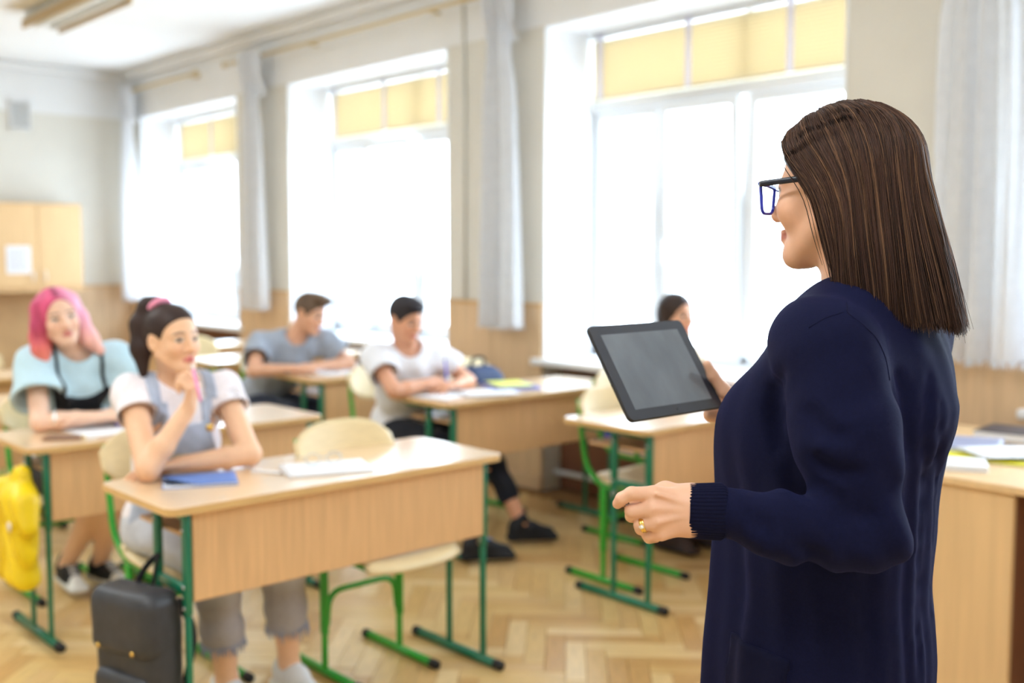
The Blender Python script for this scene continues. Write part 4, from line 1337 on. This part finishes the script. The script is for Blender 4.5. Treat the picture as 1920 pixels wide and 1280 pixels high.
# ---- girl with the pen (front desk) --------------------------------------------
hA = Head((1.478, 3.215, 1.150), (.20, -.97, -.06), (-.02, 0, 1), .94)
gA = Student('girl with dark ponytail in white shirt and denim overalls holding a pen to her lips', (1.53, 3.38, 0), dict(
    hip=(1.53, 3.37, .53), neck=(1.515, 3.275, .998), shL=(1.668, 3.262, .968), shR=(1.378, 3.305, .975),
    elL=(1.668, 3.085, .778), wrL=(1.45, 3.115, .772), elR=(1.325, 3.075, .780), wrR=(1.452, 3.065, .950),
    hpL=(1.615, 3.34, .515), hpR=(1.455, 3.34, .515), knL=(1.690, 2.93, .50), knR=(1.462, 2.93, .50),
    anL=(1.735, 2.98, .10), anR=(1.522, 2.99, .10)), hA, srgb(233, 186, 150), srgb(206, 110, 108), srgb(80, 54, 42), gaze=(-.25, 0), res=.0052)
gA.body(dict(L=((-1, .25, 0), (0, .1, 1), -1, dict(curl=.25, s=.92)),
             R=((.18, -.25, .95), (.62, -.75, -.15), -1, dict(curl=1.15, s=.90, spread=.0))), legs=True)
gA.shirt(srgb(238, 230, 234), sleeve=.30, g=.007, flare=.012, fem=True, seed=3, neck_r=.066)
den, denD = C_(172, 180, 198), C_(140, 150, 172)
def bib(q, P):
    f, l, u = q.T
    body_ = np.maximum(u - .385, np.abs(l) - (.096 + .30 * np.maximum(0, .24 - u)))
    strap = np.maximum(np.abs(np.abs(l) - (.070 + .02 * (u > .45))) - .019, -(u - .35))
    return np.maximum(np.minimum(body_, np.where(u > .35, strap, 1)), -(f + .02 + 10 * (u > .44)))
def colbib(V):
    q = (V - gA.J['hip']) @ gA.Rt.T
    C = np.tile(den, (len(V), 1)) * (1 + .16 * snoise(V, 70, 9))[:, None]
    m = (np.abs(q[:, 2] - .285) < .005) & (np.abs(q[:, 1]) < .06); C[m] = C_(206, 190, 150)
    m = (np.abs(q[:, 1]) < .004) & (q[:, 2] < .285); C[m] = denD * .8
    return C
gA.over('overalls', den, bib, .007, colfn=colbib)
for sx in (-1, 1):
    c = gA.J['hip'] + gA.Rt[2] * .368 + gA.Rt[1] * sx * .072 + gA.Rt[0] * .122
    pchild(MB().lathe([(.012, 0), (.012, .003), (.006, .005)], (0, 0, 0), 12).xf(Matrix.Translation(Vector(c)) @ Matrix.Rotation(PI / 2, 4, 'X')).build('buckle', 'gold', gA.root, True), gA.root)
gj = C_(196, 198, 206)
def colj(V):
    C = np.tile(gj, (len(V), 1)) * (1 + .12 * snoise(V, 40, 12))[:, None]
    low = sm(-V[:, 2], -.44, -.36)[:, None]
    return C * (1 - low) + low * C_(164, 158, 160)
gA.trousers(gj, hem=.66, r=(.082, .072, .066), colfn=colj, name='jeans')
# frayed hems
m = MB(); rnd = random.Random(3)
for q in 'LR':
    b, c = gA.J['kn' + q], gA.J['an' + q]; e = b + (c - b) * .66; D = nrm(c - b); u = nrm(np.cross(D, V3(0, 1, 0))); w_ = np.cross(D, u)
    for k in range(90):
        th = k * 2 * PI / 90 + rnd.uniform(-.05, .05); r_ = .065
        p0 = e - D * .010 + r_ * (u * math.cos(th) + w_ * math.sin(th)); p1 = p0 + D * rnd.uniform(.016, .042) + u * rnd.uniform(-.008, .008) + w_ * rnd.uniform(-.008, .008)
        m.tube([Vector(p0), Vector(p1)], [.0026, .0012], 4)
mk('fray', srgb(150, 156, 178), 0.9)
fr = pchild(m.build('frayed_hem', 'fray', gA.root), gA.root); fr['kind'] = 'stuff'
gA.shoes(srgb(230, 230, 232), srgb(240, 240, 240))
def hairA(F, h, S):
    F.cone(h.p(-5.0, 0, 10.0), h.p(-7.0, -.6, 11.8), 2.6 * S, 2.2 * S, k=.012)
    F.chain([h.p(-7.0, -.8, 12.0), h.p(-10.0, -2.0, 11.0), h.p(-11.5, -4.0, 5.0), h.p(-10.0, -5.6, -3.0), h.p(-8.0, -6.4, -11.5)], [.022, .029, .034, .032, .014], k=.02)
    for q in (-1, 1): F.ball(h.p(-.8, q * 8.6, -1.2), .030, k=.012, op='-')
gA.cap(srgb(56, 42, 38), .985, (8.6, -2.4), (7.2, 12, 9.6), fn=hairA)
mk('scrunchie', srgb(236, 150, 176), 0.8, 0.2, 120)
m = MB()
for k in range(14):
    a0 = k * 2 * PI / 14
    ctr = hA.p(-6.2, -.3, 11.2); n_ = nrm(hA.R[2] * .75 - hA.R[0] * .65); u = nrm(np.cross(n_, hA.R[1])); v = np.cross(n_, u)
    c = ctr + .028 * (u * math.cos(a0) + v * math.sin(a0))
    m.lathe([(.002, -.012), (.011, -.006), (.0125, 0), (.011, .006), (.002, .012)], tuple(c), 8)
pchild(m.build('scrunchie', 'scrunchie', gA.root, True), gA.root)
mk('pen_pink', srgb(236, 140, 190), 0.3)
pn = empty('pen', tuple(at(376, 752, 3.22))); tag(pn, 'pink pen held in the girl\'s fist at her lips', 'pen')
a = at(360, 682, 3.27) - at(376, 752, 3.22); 
m = MB().tube([Vector((0, 0, 0)), Vector(a * .85)], .0048, 8).build('barrel', 'pen_pink', pn, True)
MB().tube([Vector(a * .85), Vector(a)], [.0048, .0015], 8).build('tip', 'paper_white', pn, True)

# ---- girl with pink hair ---------------------------------------------------------
hB = Head((1.530, 4.355, 1.168), (-.12, -.98, .05), (-.20, 0, 1), .97)
gB = Student('girl with long pink hair in a pale blue shirt and black pinafore', (1.60, 4.5, 0), dict(
    hip=(1.62, 4.55, .53), neck=(1.605, 4.42, 1.005), shL=(1.768, 4.41, .985), shR=(1.458, 4.43, .985),
    elL=(1.80, 4.29, .775), wrL=(1.60, 4.20, .775), elR=(1.405, 4.24, .775), wrR=(1.585, 4.16, .785),
    hpL=(1.70, 4.50, .515), hpR=(1.54, 4.50, .515), knL=(1.63, 4.12, .47), knR=(1.60, 4.14, .49),
    anL=(1.72, 4.50, .115), anR=(1.60, 4.56, .115), toeL=(1.75, 4.3, .0), toeR=(1.585, 4.36, .02)), hB, srgb(238, 196, 170), srgb(206, 120, 118), srgb(120, 84, 72), gaze=(.1, 0))
gB.body(dict(L=((-.8, -.1, .25), (0, -.2, 1), -1, dict(curl=.3, s=.92)), R=((1, -.25, .02), (0, -.1, 1), 1, dict(curl=.35, s=.92))), legs=True)
gB.shirt(srgb(188, 214, 224), sleeve=.62, g=.020, flare=.040, fem=True, seed=5, neck_r=.074, foldamp=.007)
def pina(q, P):
    f, l, u = q.T
    b = np.maximum(u - (.415 - .05 * np.cos(np.clip(l / .11, -1, 1) * PI / 2)), np.abs(l) - (.105 + .35 * np.maximum(0, .16 - u)))
    st = np.maximum(np.abs(np.abs(l) - .088) - .007, -(u - .34))
    return np.maximum(np.minimum(b, np.where(u > .34, st, 1)), -(f + .03))
gB.over('pinafore', srgb(26, 26, 30), pina, .008)
skF = gB.F(.008); skF.ell(gB.J['hip'], gB.Rt, (.15, .18, .12), k=0)
for q in 'LR': skF.cone(gB.J['hp' + q], gB.J['kn' + q] * .7 + gB.J['hp' + q] * .3, .10, .088, k=.05)
sculpt('skirt', skF, 'black_rubber', gB.root)
gB.shoes(srgb(28, 28, 30), srgb(236, 236, 232), srgb(236, 236, 232), True)
def hairB(F, h, S):
    for q in (-1, 1):
        F.chain([h.p(-.5, q * 6.4, 6), h.p(-.8, q * 8.2, -2), h.p(.2, q * 9.6, -11), h.p(1.2, q * (10.5 if q < 0 else 12.5), -20 if q < 0 else -17)], [.026, .028, .032, .020], k=.03)
        F.chain([h.p(-6, q * 5.0, 4), h.p(-8, q * 6.5, -8), h.p(-8, q * 9.0, -19)], [.04, .045, .024], k=.03)
    F.cone(h.p(-8, 0, 0), h.p(-9, 0, -17), .05, .03, k=.03)
def colB(V):
    q = hB.loc(V); f, l, u = q.T
    t = sm(-u, -2, 14)[:, None]; side = sm(l, -3, 7)[:, None]
    root = C_(206, 84, 122) * (1 - side) + C_(236, 166, 192) * side
    mid = C_(204, 72, 88) * (1 - side) + C_(244, 184, 186) * side
    tip = C_(234, 128, 112) * (1 - side) + C_(242, 184, 170) * side
    C = root * (1 - t) + (mid * (1 - t) + tip * t) * t
    C = C * (1 + .28 * snoise(V * [1, 1, .15], 110, 6))[:, None]
    pt = (np.exp(-((l + .3) / .9) ** 2) * (u > 9) * (f > 0))[:, None]
    return np.clip(C * (1 - .7 * pt), 0, 1)
gB.cap((1, 1, 1), 1.04, (8.8, -2.6), (7.4, 6.9, 10.8), fn=hairB, colfn=colB)
# bracelet
pchild(ring(np.array([1.455, 4.215, .785]), (1, -.5, 0), .033, .004, 'jewel', gB.root, 'bracelet'), gB.root)

# ---- boy in the white shirt -------------------------------------------------------
hC = Head((3.168, 4.265, 1.098), (.10, -.93, -.36), (.03, -.33, .94), .98)
bC = Student('boy with short dark hair in a white shirt writing at his desk', (3.28, 4.5, 0), dict(
    hip=(3.30, 4.47, .53), neck=(3.200, 4.305, .935), shL=(3.365, 4.27, .905), shR=(3.038, 4.34, .905),
    elL=(3.50, 4.18, .772), wrL=(3.335, 4.09, .775), elR=(2.995, 4.13, .770), wrR=(3.215, 4.125, .790),
    hpL=(3.39, 4.43, .51), hpR=(3.21, 4.43, .51), knL=(3.46, 4.03, .50), knR=(3.20, 4.02, .50),
    anL=(3.515, 3.80, .105), anR=(3.14, 3.70, .105), toeL=(3.68, 3.70, .05), toeR=(3.29, 3.60, .06)), hC, srgb(222, 164, 132), srgb(196, 116, 104), srgb(46, 36, 34), True)
bC.body(dict(R=((.95, .25, .05), (0, -.5, 1), 1, dict(curl=.75, s=1.0)), L=((-.95, -.1, 0), (0, -.2, 1), -1, dict(curl=.5, s=1.0))), legs=True)
bC.shirt(srgb(238, 238, 244), sleeve=.52, g=.018, flare=.016, w=1.05, seed=8, neck_r=.070, foldamp=.006)
bC.trousers(srgb(34, 36, 44), hem=.74, r=(.092, .070, .050))
bC.shoes(srgb(30, 32, 38), srgb(24, 24, 28), None)
for q in 'LR':
    c = bC.J['an' + q] + bC.foot(q) * .045 + V3(0, 0, .008)
    mk('lace_blue', srgb(70, 140, 226), 0.7) if 'lace_blue' not in MATS else None
    R_ = axes(bC.foot(q), (0, 0, 1))
    Fl = Field(c - .06, c + .06, .005); Fl.ell(c, axes(bC.foot(q) + V3(0, 0, -.5), (0, 0, 1)), (.034, .024, .014), k=0)
    sculpt('laces', Fl, 'lace_blue', bC.root)
def hairC(F, h, S): F.ell(h.p(3.0, 0, 8.6), h.R, np.array([6.0, 6.4, 3.0]) * S, k=.02); F.ell(h.p(4.0, 0, -8.2), h.R, np.array([9.5, 12, 7.4]) * S, k=.01, op='-'); [F.ball(h.p(-.6, q * 8.6, -.8), 2.6 * S, k=.008, op='-') for q in (-1, 1)]
bC.cap(srgb(48, 44, 48), .985, (8.9, -2.8), (7.6, 8.6, 8.8), fn=hairC)

# ---- boy in the grey shirt ----------------------------------------------------------
hD = Head((3.318, 5.395, 1.075), (.36, -.88, -.25), (.20, -.26, .94), 1.0)
bD = Student('boy with brown quiff in a grey shirt leaning on his desk', (3.3, 5.7, 0), dict(
    hip=(3.22, 5.80, .53), neck=(3.255, 5.475, .925), shL=(3.440, 5.43, .905), shR=(3.09, 5.58, .895),
    elL=(3.545, 5.33, .772), wrL=(3.29, 5.285, .778), elR=(2.93, 5.36, .770), wrR=(3.13, 5.275, .775),
    hpL=(3.31, 5.74, .51), hpR=(3.14, 5.74, .51), knL=(3.40, 5.33, .50), knR=(3.16, 5.33, .50),
    anL=(3.42, 5.30, .10), anR=(3.14, 5.32, .10)), hD, srgb(226, 172, 140), srgb(200, 122, 108), srgb(80, 60, 50), True)
bD.body(dict(R=((.98, -.1, .05), (0, -.2, 1), 1, dict(curl=.5, s=1.0)), L=((-.9, -.2, .05), (0, -.2, 1), -1, dict(curl=.5, s=1.0))), legs=True)
bD.shirt(srgb(164, 172, 186), sleeve=.60, g=.018, flare=.018, w=1.05, seed=11, neck_r=.066, foldamp=.006)
bD.trousers(srgb(44, 50, 66), hem=.95, r=(.092, .072, .055))
bD.shoes(srgb(60, 80, 150), srgb(230, 230, 230))
def hairD(F, h, S):
    F.ell(h.p(4.5, .5, 10.2), axes(h.R[0] * .9 + h.R[2] * .3, h.R[2]), np.array([7.0, 6.4, 3.2]) * S, k=.02); F.ell(h.p(4.0, 0, -8.2), h.R, np.array([9.5, 12, 7.4]) * S, k=.01, op='-'); [F.ball(h.p(-.6, q * 8.6, -.8), 2.6 * S, k=.008, op='-') for q in (-1, 1)]
bD.cap(srgb(104, 84, 68), .99, (8.9, -2.8), (7.6, 8.6, 8.6), fn=hairD)

# ---- girl behind the tablet ---------------------------------------------------------
hE = Head((4.118, 3.335, 1.115), (-.10, -.98, -.05), (.0, 0, 1), .96)
gE = Student('girl with long dark hair half hidden behind the tablet', (4.07, 3.5, 0), dict(
    hip=(4.06, 3.56, .53), neck=(4.11, 3.40, .965), shL=(4.22, 3.39, .935), shR=(3.99, 3.40, .935),
    elL=(4.24, 3.20, .772), wrL=(4.10, 3.05, .775), elR=(3.93, 3.18, .772), wrR=(4.06, 3.03, .775),
    hpL=(4.14, 3.52, .515), hpR=(3.98, 3.52, .515), knL=(4.15, 3.12, .50), knR=(3.97, 3.12, .50),
    anL=(4.13, 3.22, .10), anR=(3.95, 3.24, .10)), hE, srgb(224, 172, 142), srgb(196, 112, 104), srgb(60, 46, 40))
gE.body(dict(L=((-1, -.3, 0), (0, 0, 1), -1, dict(curl=.3, s=.92)), R=((.9, -.4, 0), (0, 0, 1), 1, dict(curl=.3, s=.92))), legs=True)
gE.shirt(srgb(226, 206, 178), sleeve=.55, g=.012, flare=.012, fem=True, seed=14, neck_r=.066)
gE.trousers(srgb(66, 72, 180), hem=.08, r=(.088, .076, .07), name='shorts')
gE.shoes(srgb(60, 44, 40), srgb(40, 34, 32))
def hairE(F, h, S):
    for q in (-1, 1):
        F.chain([h.p(-1.5, q * 6.2, 5), h.p(-2.2, q * 7.4, -3), h.p(-2, q * 7.6, -12), h.p(-1, q * 8, -22)], [.024, .022, .026, .016], k=.03)
    F.cone(h.p(-7, 0, 0), h.p(-8, 0, -18), .05, .03, k=.03)
gE.cap(srgb(58, 46, 42), 1.0, (8.2, -2.8), (6.6, 6.6, 9.0), fn=hairE)
# ================================================================== THINGS ON THE DESKS AND BAGS
mk('note_blue', srgb(96, 130, 196), 0.5, 0.05, 20)
mk('folder_blue', srgb(40, 76, 196), 0.4)
mk('note_yellow', srgb(236, 238, 120), 0.5)
mk('folder_yellow', srgb(234, 222, 40), 0.45)
mk('leather_black', srgb(52, 52, 56), 0.5, 0.15, 30, 0.15, 260)
mk('webbing_black', srgb(24, 24, 28), 0.8)
mk('bag_yellow', srgb(242, 206, 12), 0.45, 0.05, 20)
mk('bag_navy', srgb(40, 56, 92), 0.7, 0.15, 20)
mk('phone_brown', srgb(150, 110, 84), 0.5)
mk('pen_blue', srgb(40, 70, 220), 0.35)
mk('grey_book', srgb(150, 152, 176), 0.5)
mk('book_cover_dark', srgb(60, 56, 64), 0.4)
mk('clear_plastic', srgb(190, 200, 204), 0.15, spec=0.6)
DZ = DESK_H + .0005
def sheet(name, x, y, w, h, rz, z, t, mat, label, cat, group=None, pages=None, curl=0.0):
    r = empty(name, (x, y, z), rz); tag(r, label, cat, group)
    if pages:
        MB().rbox(-w / 2 + .003, w / 2 - .003, -h / 2 + .003, h / 2 - .003, .001, t - .001, .0008, 1).build('pages', 'paper_white', r)
        MB().box(-w / 2, w / 2, -h / 2, h / 2, 0, .0014).build('back_cover', mat, r)
        def cv(u, v):
            k = max(0, (1 - u) - .55) * max(0, .5 - v) * curl
            return (-w / 2 + w * u, -h / 2 + h * v, t + k)
        MB().grid(cv, 10, 10).build('cover', mat, r, True, .001)
    else:
        MB().grid(lambda u, v: (-w / 2 + w * u, -h / 2 + h * v, .0012 + .003 * (u - .5) ** 2 + curl * (u > .8) * (u - .8)), 8, 6).build('page', mat, r, True, .0008)
    return r
# front desk
sheet('notebook', 1.445, 2.985, .215, .165, -.42, DZ, .008, 'note_blue', 'blue exercise notebook lying in front of the girl with the pen', 'notebook', pages=True, curl=.12)
sheet('exercise_book', 1.825, 2.885, .270, .195, -.36, DZ, .007, 'paper_white', 'white exercise book with clear glasses on it on the front desk', 'notebook', pages=True)
eg = empty('eyeglasses', (1.835, 2.915, DZ + .008), -.30); tag(eg, 'thin clear glasses lying on the white exercise book', 'glasses')
for s in (-1, 1):
    ring_pts = [Vector((s * .034 + .024 * math.cos(a), .0, .021 + .019 * math.sin(a))) for a in np.linspace(0, 2 * PI, 21)]
    rm = MB().tube(ring_pts, .0016, 6).build('rim', 'clear_plastic', eg, True)
    MB().add([(s * .034 + .023 * math.cos(a), 0, .021 + .018 * math.sin(a)) for a in np.linspace(0, 2 * PI, 20, endpoint=False)], [tuple(range(20))]).build('lens', 'lens_glass', rm)
    MB().tube([(s * .058, 0, .026), (s * .063, .01, .027), (s * .056, .12, .012), (s * .054, .135, .002)], .0016, 6).build('temple', 'clear_plastic', eg, True)
MB().tube([(-.011, 0, .025), (0, -.002, .029), (.011, 0, .025)], .0014, 6).build('bridge', 'clear_plastic', eg, True)
def pen(x, y, z, rz, mat, label, ln=.14):
    r = empty('pen', (x, y, z + .005), rz); tag(r, label, 'pen')
    MB().tube([(-ln / 2, 0, 0), (ln / 2 - .02, 0, 0)], .0048, 8).build('barrel', mat, r, True)
    MB().tube([(ln / 2 - .02, 0, 0), (ln / 2, 0, -.003)], [.0046, .001], 8).build('tip', 'steel', r, True)
    MB().rbox(-ln / 2, -ln / 2 + .04, -.0015, .0015, .0045, .0065, .0005, 1).build('clip', mat, r)
pen(1.655, 2.945, DZ, -1.0, 'paper_white', 'white pen lying beside the white exercise book', .12)
# desk of the girl with pink hair
sheet('paper_sheet', 1.58, 4.13, .20, .28, .12, DZ, .002, 'paper_white', 'white sheet of paper under the arms of the pink haired girl', 'paper')
pen(1.69, 4.22, DZ + .003, 1.3, 'pen_blue', 'blue pen on the pink haired girl\'s sheet', .15)
ph = empty('phone', (1.415, 4.02, DZ), -.7); tag(ph, 'brown cased phone lying at the corner of the pink haired girl\'s desk', 'phone')
MB().slab(rrect(-.07, .07, -.035, .035, .01), 0, .009, .002).build('case', 'phone_brown', ph)
MB().slab(rrect(-.066, .066, -.031, .031, .008), .009, .0095, 0).build('screen', 'tablet_black', ph)
er = empty('eraser', (1.485, 3.965, DZ), -.2); tag(er, 'small cream eraser beside the brown phone', 'eraser')
MB().rbox(-.025, .025, -.011, .011, 0, .012, .003, 2).build('rubber', 'plywood', er); MB().rbox(-.012, .026, -.0115, .0115, -.0, .0125, .002, 1).build('sleeve', 'paper_white', er)
# desk of the boy in white
sheet('paper_sheet', 3.24, 4.03, .30, .21, .25, DZ, .002, 'paper_white', 'white paper the boy in the white shirt writes on', 'paper')
sheet('paper_sheet', 3.42, 3.95, .21, .29, 1.2, DZ + .004, .002, 'paper_white', 'second white paper beside the blue folder', 'paper')
sheet('folder', 3.68, 4.07, .25, .33, -.45, DZ, .008, 'folder_blue', 'bright blue folder under the yellow notebook', 'folder', pages=True)
sheet('notebook', 3.69, 4.085, .19, .25, -.38, DZ + .009, .006, 'note_yellow', 'pale yellow notebook on the blue folder', 'notebook', pages=True)
pw = empty('pen', tuple(np.array([3.30, 4.105, .80]))); tag(pw, 'dark pen upright in the writing hand of the boy in white', 'pen')
MB().tube([(-.012, -.02, -.045), (.012, .03, .09)], .0045, 8).build('barrel', 'pen_blue', pw, True); MB().tube([(.012, .03, .09), (.014, .034, .10)], [.0046, .003], 8).build('cap', 'book_cover_dark', pw, True)
# desk of the boy in grey
sheet('paper_sheet', 3.38, 5.24, .30, .21, .2, DZ, .002, 'paper_white', 'white paper in front of the boy in grey', 'paper')
sheet('paper_sheet', 3.62, 5.16, .21, .28, -.3, DZ, .002, 'paper_white', 'white sheet at the end of the grey boy\'s desk', 'paper')
pc = empty('pencil_case', (3.72, 5.36, DZ), .3); tag(pc, 'dark blue pencil case on the desk of the boy in grey', 'pencil case')
Fp = Field((-.14, -.06, -.01), (.14, .06, .09), .006); Fp.cone((-.09, 0, .028), (.09, 0, .028), .03, k=0); Fp.disp(lambda P: .004 * snoise(P, 40, 3)); Fp.half((0, 0, .001), (0, 0, -1))
o = sculpt('pouch', Fp, 'bag_navy'); o.parent = pc
o = MB().tube([(-.09, 0, .0585), (.09, 0, .0585)], .002, 5).build('zip', 'steel', pc)
# teacher's desk
def on_td(name, x, y, w, h, rz, z, t, mat, label, cat, pages=True): return sheet(name, x, y, w, h, rz, .7405 + z, t, mat, label, cat, pages=pages)
on_td('folder', 3.60, 1.56, .30, .42, .20, 0, .006, 'folder_yellow', 'yellow folder lying open on the teacher desk', 'folder')
on_td('book', 3.335, 1.565, .16, .20, .50, 0, .016, 'paper_white', 'thick white booklet at the near corner of the teacher desk', 'book')
on_td('notebook', 3.66, 1.46, .20, .30, -.25, .007, .008, 'book_cover_dark', 'dark notebook on the yellow folder', 'notebook')
on_td('magazine', 3.70, 1.68, .28, .21, .35, .007, .010, 'grey_book', 'grey blue magazine on the yellow folder', 'magazine')
on_td('paper_sheet', 3.62, 1.50, .21, .29, .9, .018, .002, 'paper_white', 'loose white sheet across the folders on the teacher desk', 'paper', None)
on_td('binder', 4.02, 1.62, .22, .30, .1, 0, .030, 'book_cover_dark', 'black binder at the back of the teacher desk', 'binder')
# --- black backpack hanging on the front desk
bp = empty('backpack', (1.205, 2.885, .12)); tag(bp, 'dark grey leather backpack hanging on the side of the front desk', 'backpack')
Rb = axes((-.96, -.28, 0), (0, 0, 1))
def bpnt(f, l, u): return V3(1.205, 2.885, 0) + Rb[0] * f + Rb[1] * l + V3(0, 0, u)
Fb = Field(bpnt(0, 0, .3) - V3(.22, .26, .26), bpnt(0, 0, .3) + V3(.22, .26, .26), .006)
Fb.rbox(bpnt(0, 0, .29), Rb, (.062, .130, .185), .045, k=0); Fb.disp(lambda P: .005 * snoise(P, 22, 5))
pchild(sculpt('bag_body', Fb, 'leather_black', bp), bp)
Ff = Fb.like(); Ff.rbox(bpnt(.012, 0, .40), Rb, (.066, .130, .095), .04, k=0); Ff.disp(lambda P: .003 * snoise(P, 22, 5))
Ff.rbox(bpnt(-.08, 0, .35), Rb, (.06, .2, .12), .01, k=0, op='-')
sculpt('flap', Ff, 'leather_black', bp)
Fq = Fb.like(); Fq.rbox(bpnt(.052, 0, .19), Rb, (.032, .108, .075), .028, k=0); Fq.disp(lambda P: .003 * snoise(P, 26, 7)); sculpt('front_pocket', Fq, 'leather_black', bp)
for l in (-.07, .07):
    for (f_, u_) in ((.082, .335), (.086, .21)):
        o = MB().lathe([(.007, 0), (.007, .003), (.004, .005)], (0, 0, 0), 10).xf(Matrix.Translation(Vector(bpnt(f_, l, u_))) @ Vector(Rb[0]).to_track_quat('Z', 'Y').to_matrix().to_4x4()).build('rivet', 'gold', bp, True); pchild(o, bp)
for (l0, l1) in ((.03, .0), (-.04, -.02)):
    o = MB().tube(bend([Vector(bpnt(-.02, l0, .47)), Vector(bpnt(-.05, (l0 + l1) / 2, .53)), Vector(bpnt(-.075, 0, .565))], .03, 4), .010, 8, ry=.4).build('top_strap', 'webbing_black', bp, True); pchild(o, bp)
for l in (-.09, .09):
    o = MB().tube(bend([Vector(bpnt(-.06, l, .45)), Vector(bpnt(-.12, l * 1.1, .34)), Vector(bpnt(-.06, l, .15))], .08, 5), .012, 8, ry=.4).build('shoulder_strap', 'webbing_black', bp, True); pchild(o, bp)
# --- yellow bag on the second desk
yb = empty('tote_bag', (1.225, 4.02, .20)); tag(yb, 'crumpled yellow bag hanging on the desk of the pink haired girl', 'bag')
Fy = Field((1.08, 3.70, .16), (1.36, 4.36, .72), .006)
Ry = axes((-1, 0, 0), (0, 0, 1))
Fy.rbox((1.225, 4.06, .415), Ry, (.045, .20, .175), .04, k=0); Fy.cone((1.225, 3.87, .46), (1.225, 3.90, .52), .03, k=.04)
Fy.cone((1.235, 3.96, .56), (1.245, 3.965, .635), .06, .022, k=.05); Fy.cone((1.235, 4.10, .56), (1.245, 3.98, .64), .05, .018, k=.05)
Fy.disp(lambda P: .010 * np.sin(P[:, 1] * 85 + 40 * (P[:, 2] - .6) * np.sign(P[:, 1] - 3.97) + 2 * snoise(P, 6, 2)) * sm(-P[:, 2], -.64, -.5) * .7 + .005 * snoise(P, 24, 4))
pchild(sculpt('bag_body', Fy, 'bag_yellow', yb), yb)
o = MB().tube(bend([(1.245, 3.94, .62), (1.255, 3.97, .675), (1.245, 4.0, .62)], .03, 5), .011, 8, ry=.5).build('handle', 'bag_yellow', yb, True); pchild(o, yb)
mk('badge', srgb(226, 214, 196), 0.4)
o = MB().lathe([(.018, 0), (.018, .004), (.010, .007)], (0, 0, 0), 14).xf(Matrix.Translation((1.172, 3.88, .475)) @ Matrix.Rotation(-PI / 2, 4, 'Y')).build('badge', 'badge', yb, True); pchild(o, yb)
# --- navy backpack on the chair beside the boy in white
nb = empty('backpack', (3.70, 4.33, .45)); tag(nb, 'navy fabric backpack on the chair beside the boy in white', 'backpack')
Fn = Field((3.44, 4.12, .44), (3.96, 4.54, .95), .008)
Fn.rbox((3.70, 4.34, .63), axes((0, -1, 0), (0, 0, 1)), (.10, .15, .195), .09, k=0); Fn.disp(lambda P: .006 * snoise(P, 20, 8))
pchild(sculpt('bag_body', Fn, 'bag_navy', nb), nb)
Fn2 = Fn.like(); Fn2.rbox((3.70, 4.235, .57), axes((0, -1, 0), (0, 0, 1)), (.045, .11, .10), .04, k=0); pchild(sculpt('front_pocket', Fn2, 'webbing_black', nb), nb)
o = MB().tube(bend([(3.65, 4.34, .81), (3.66, 4.34, .87), (3.74, 4.34, .87), (3.75, 4.34, .81)], .03, 4), .009, 8).build('grab_loop', 'webbing_black', nb, True); pchild(o, nb)
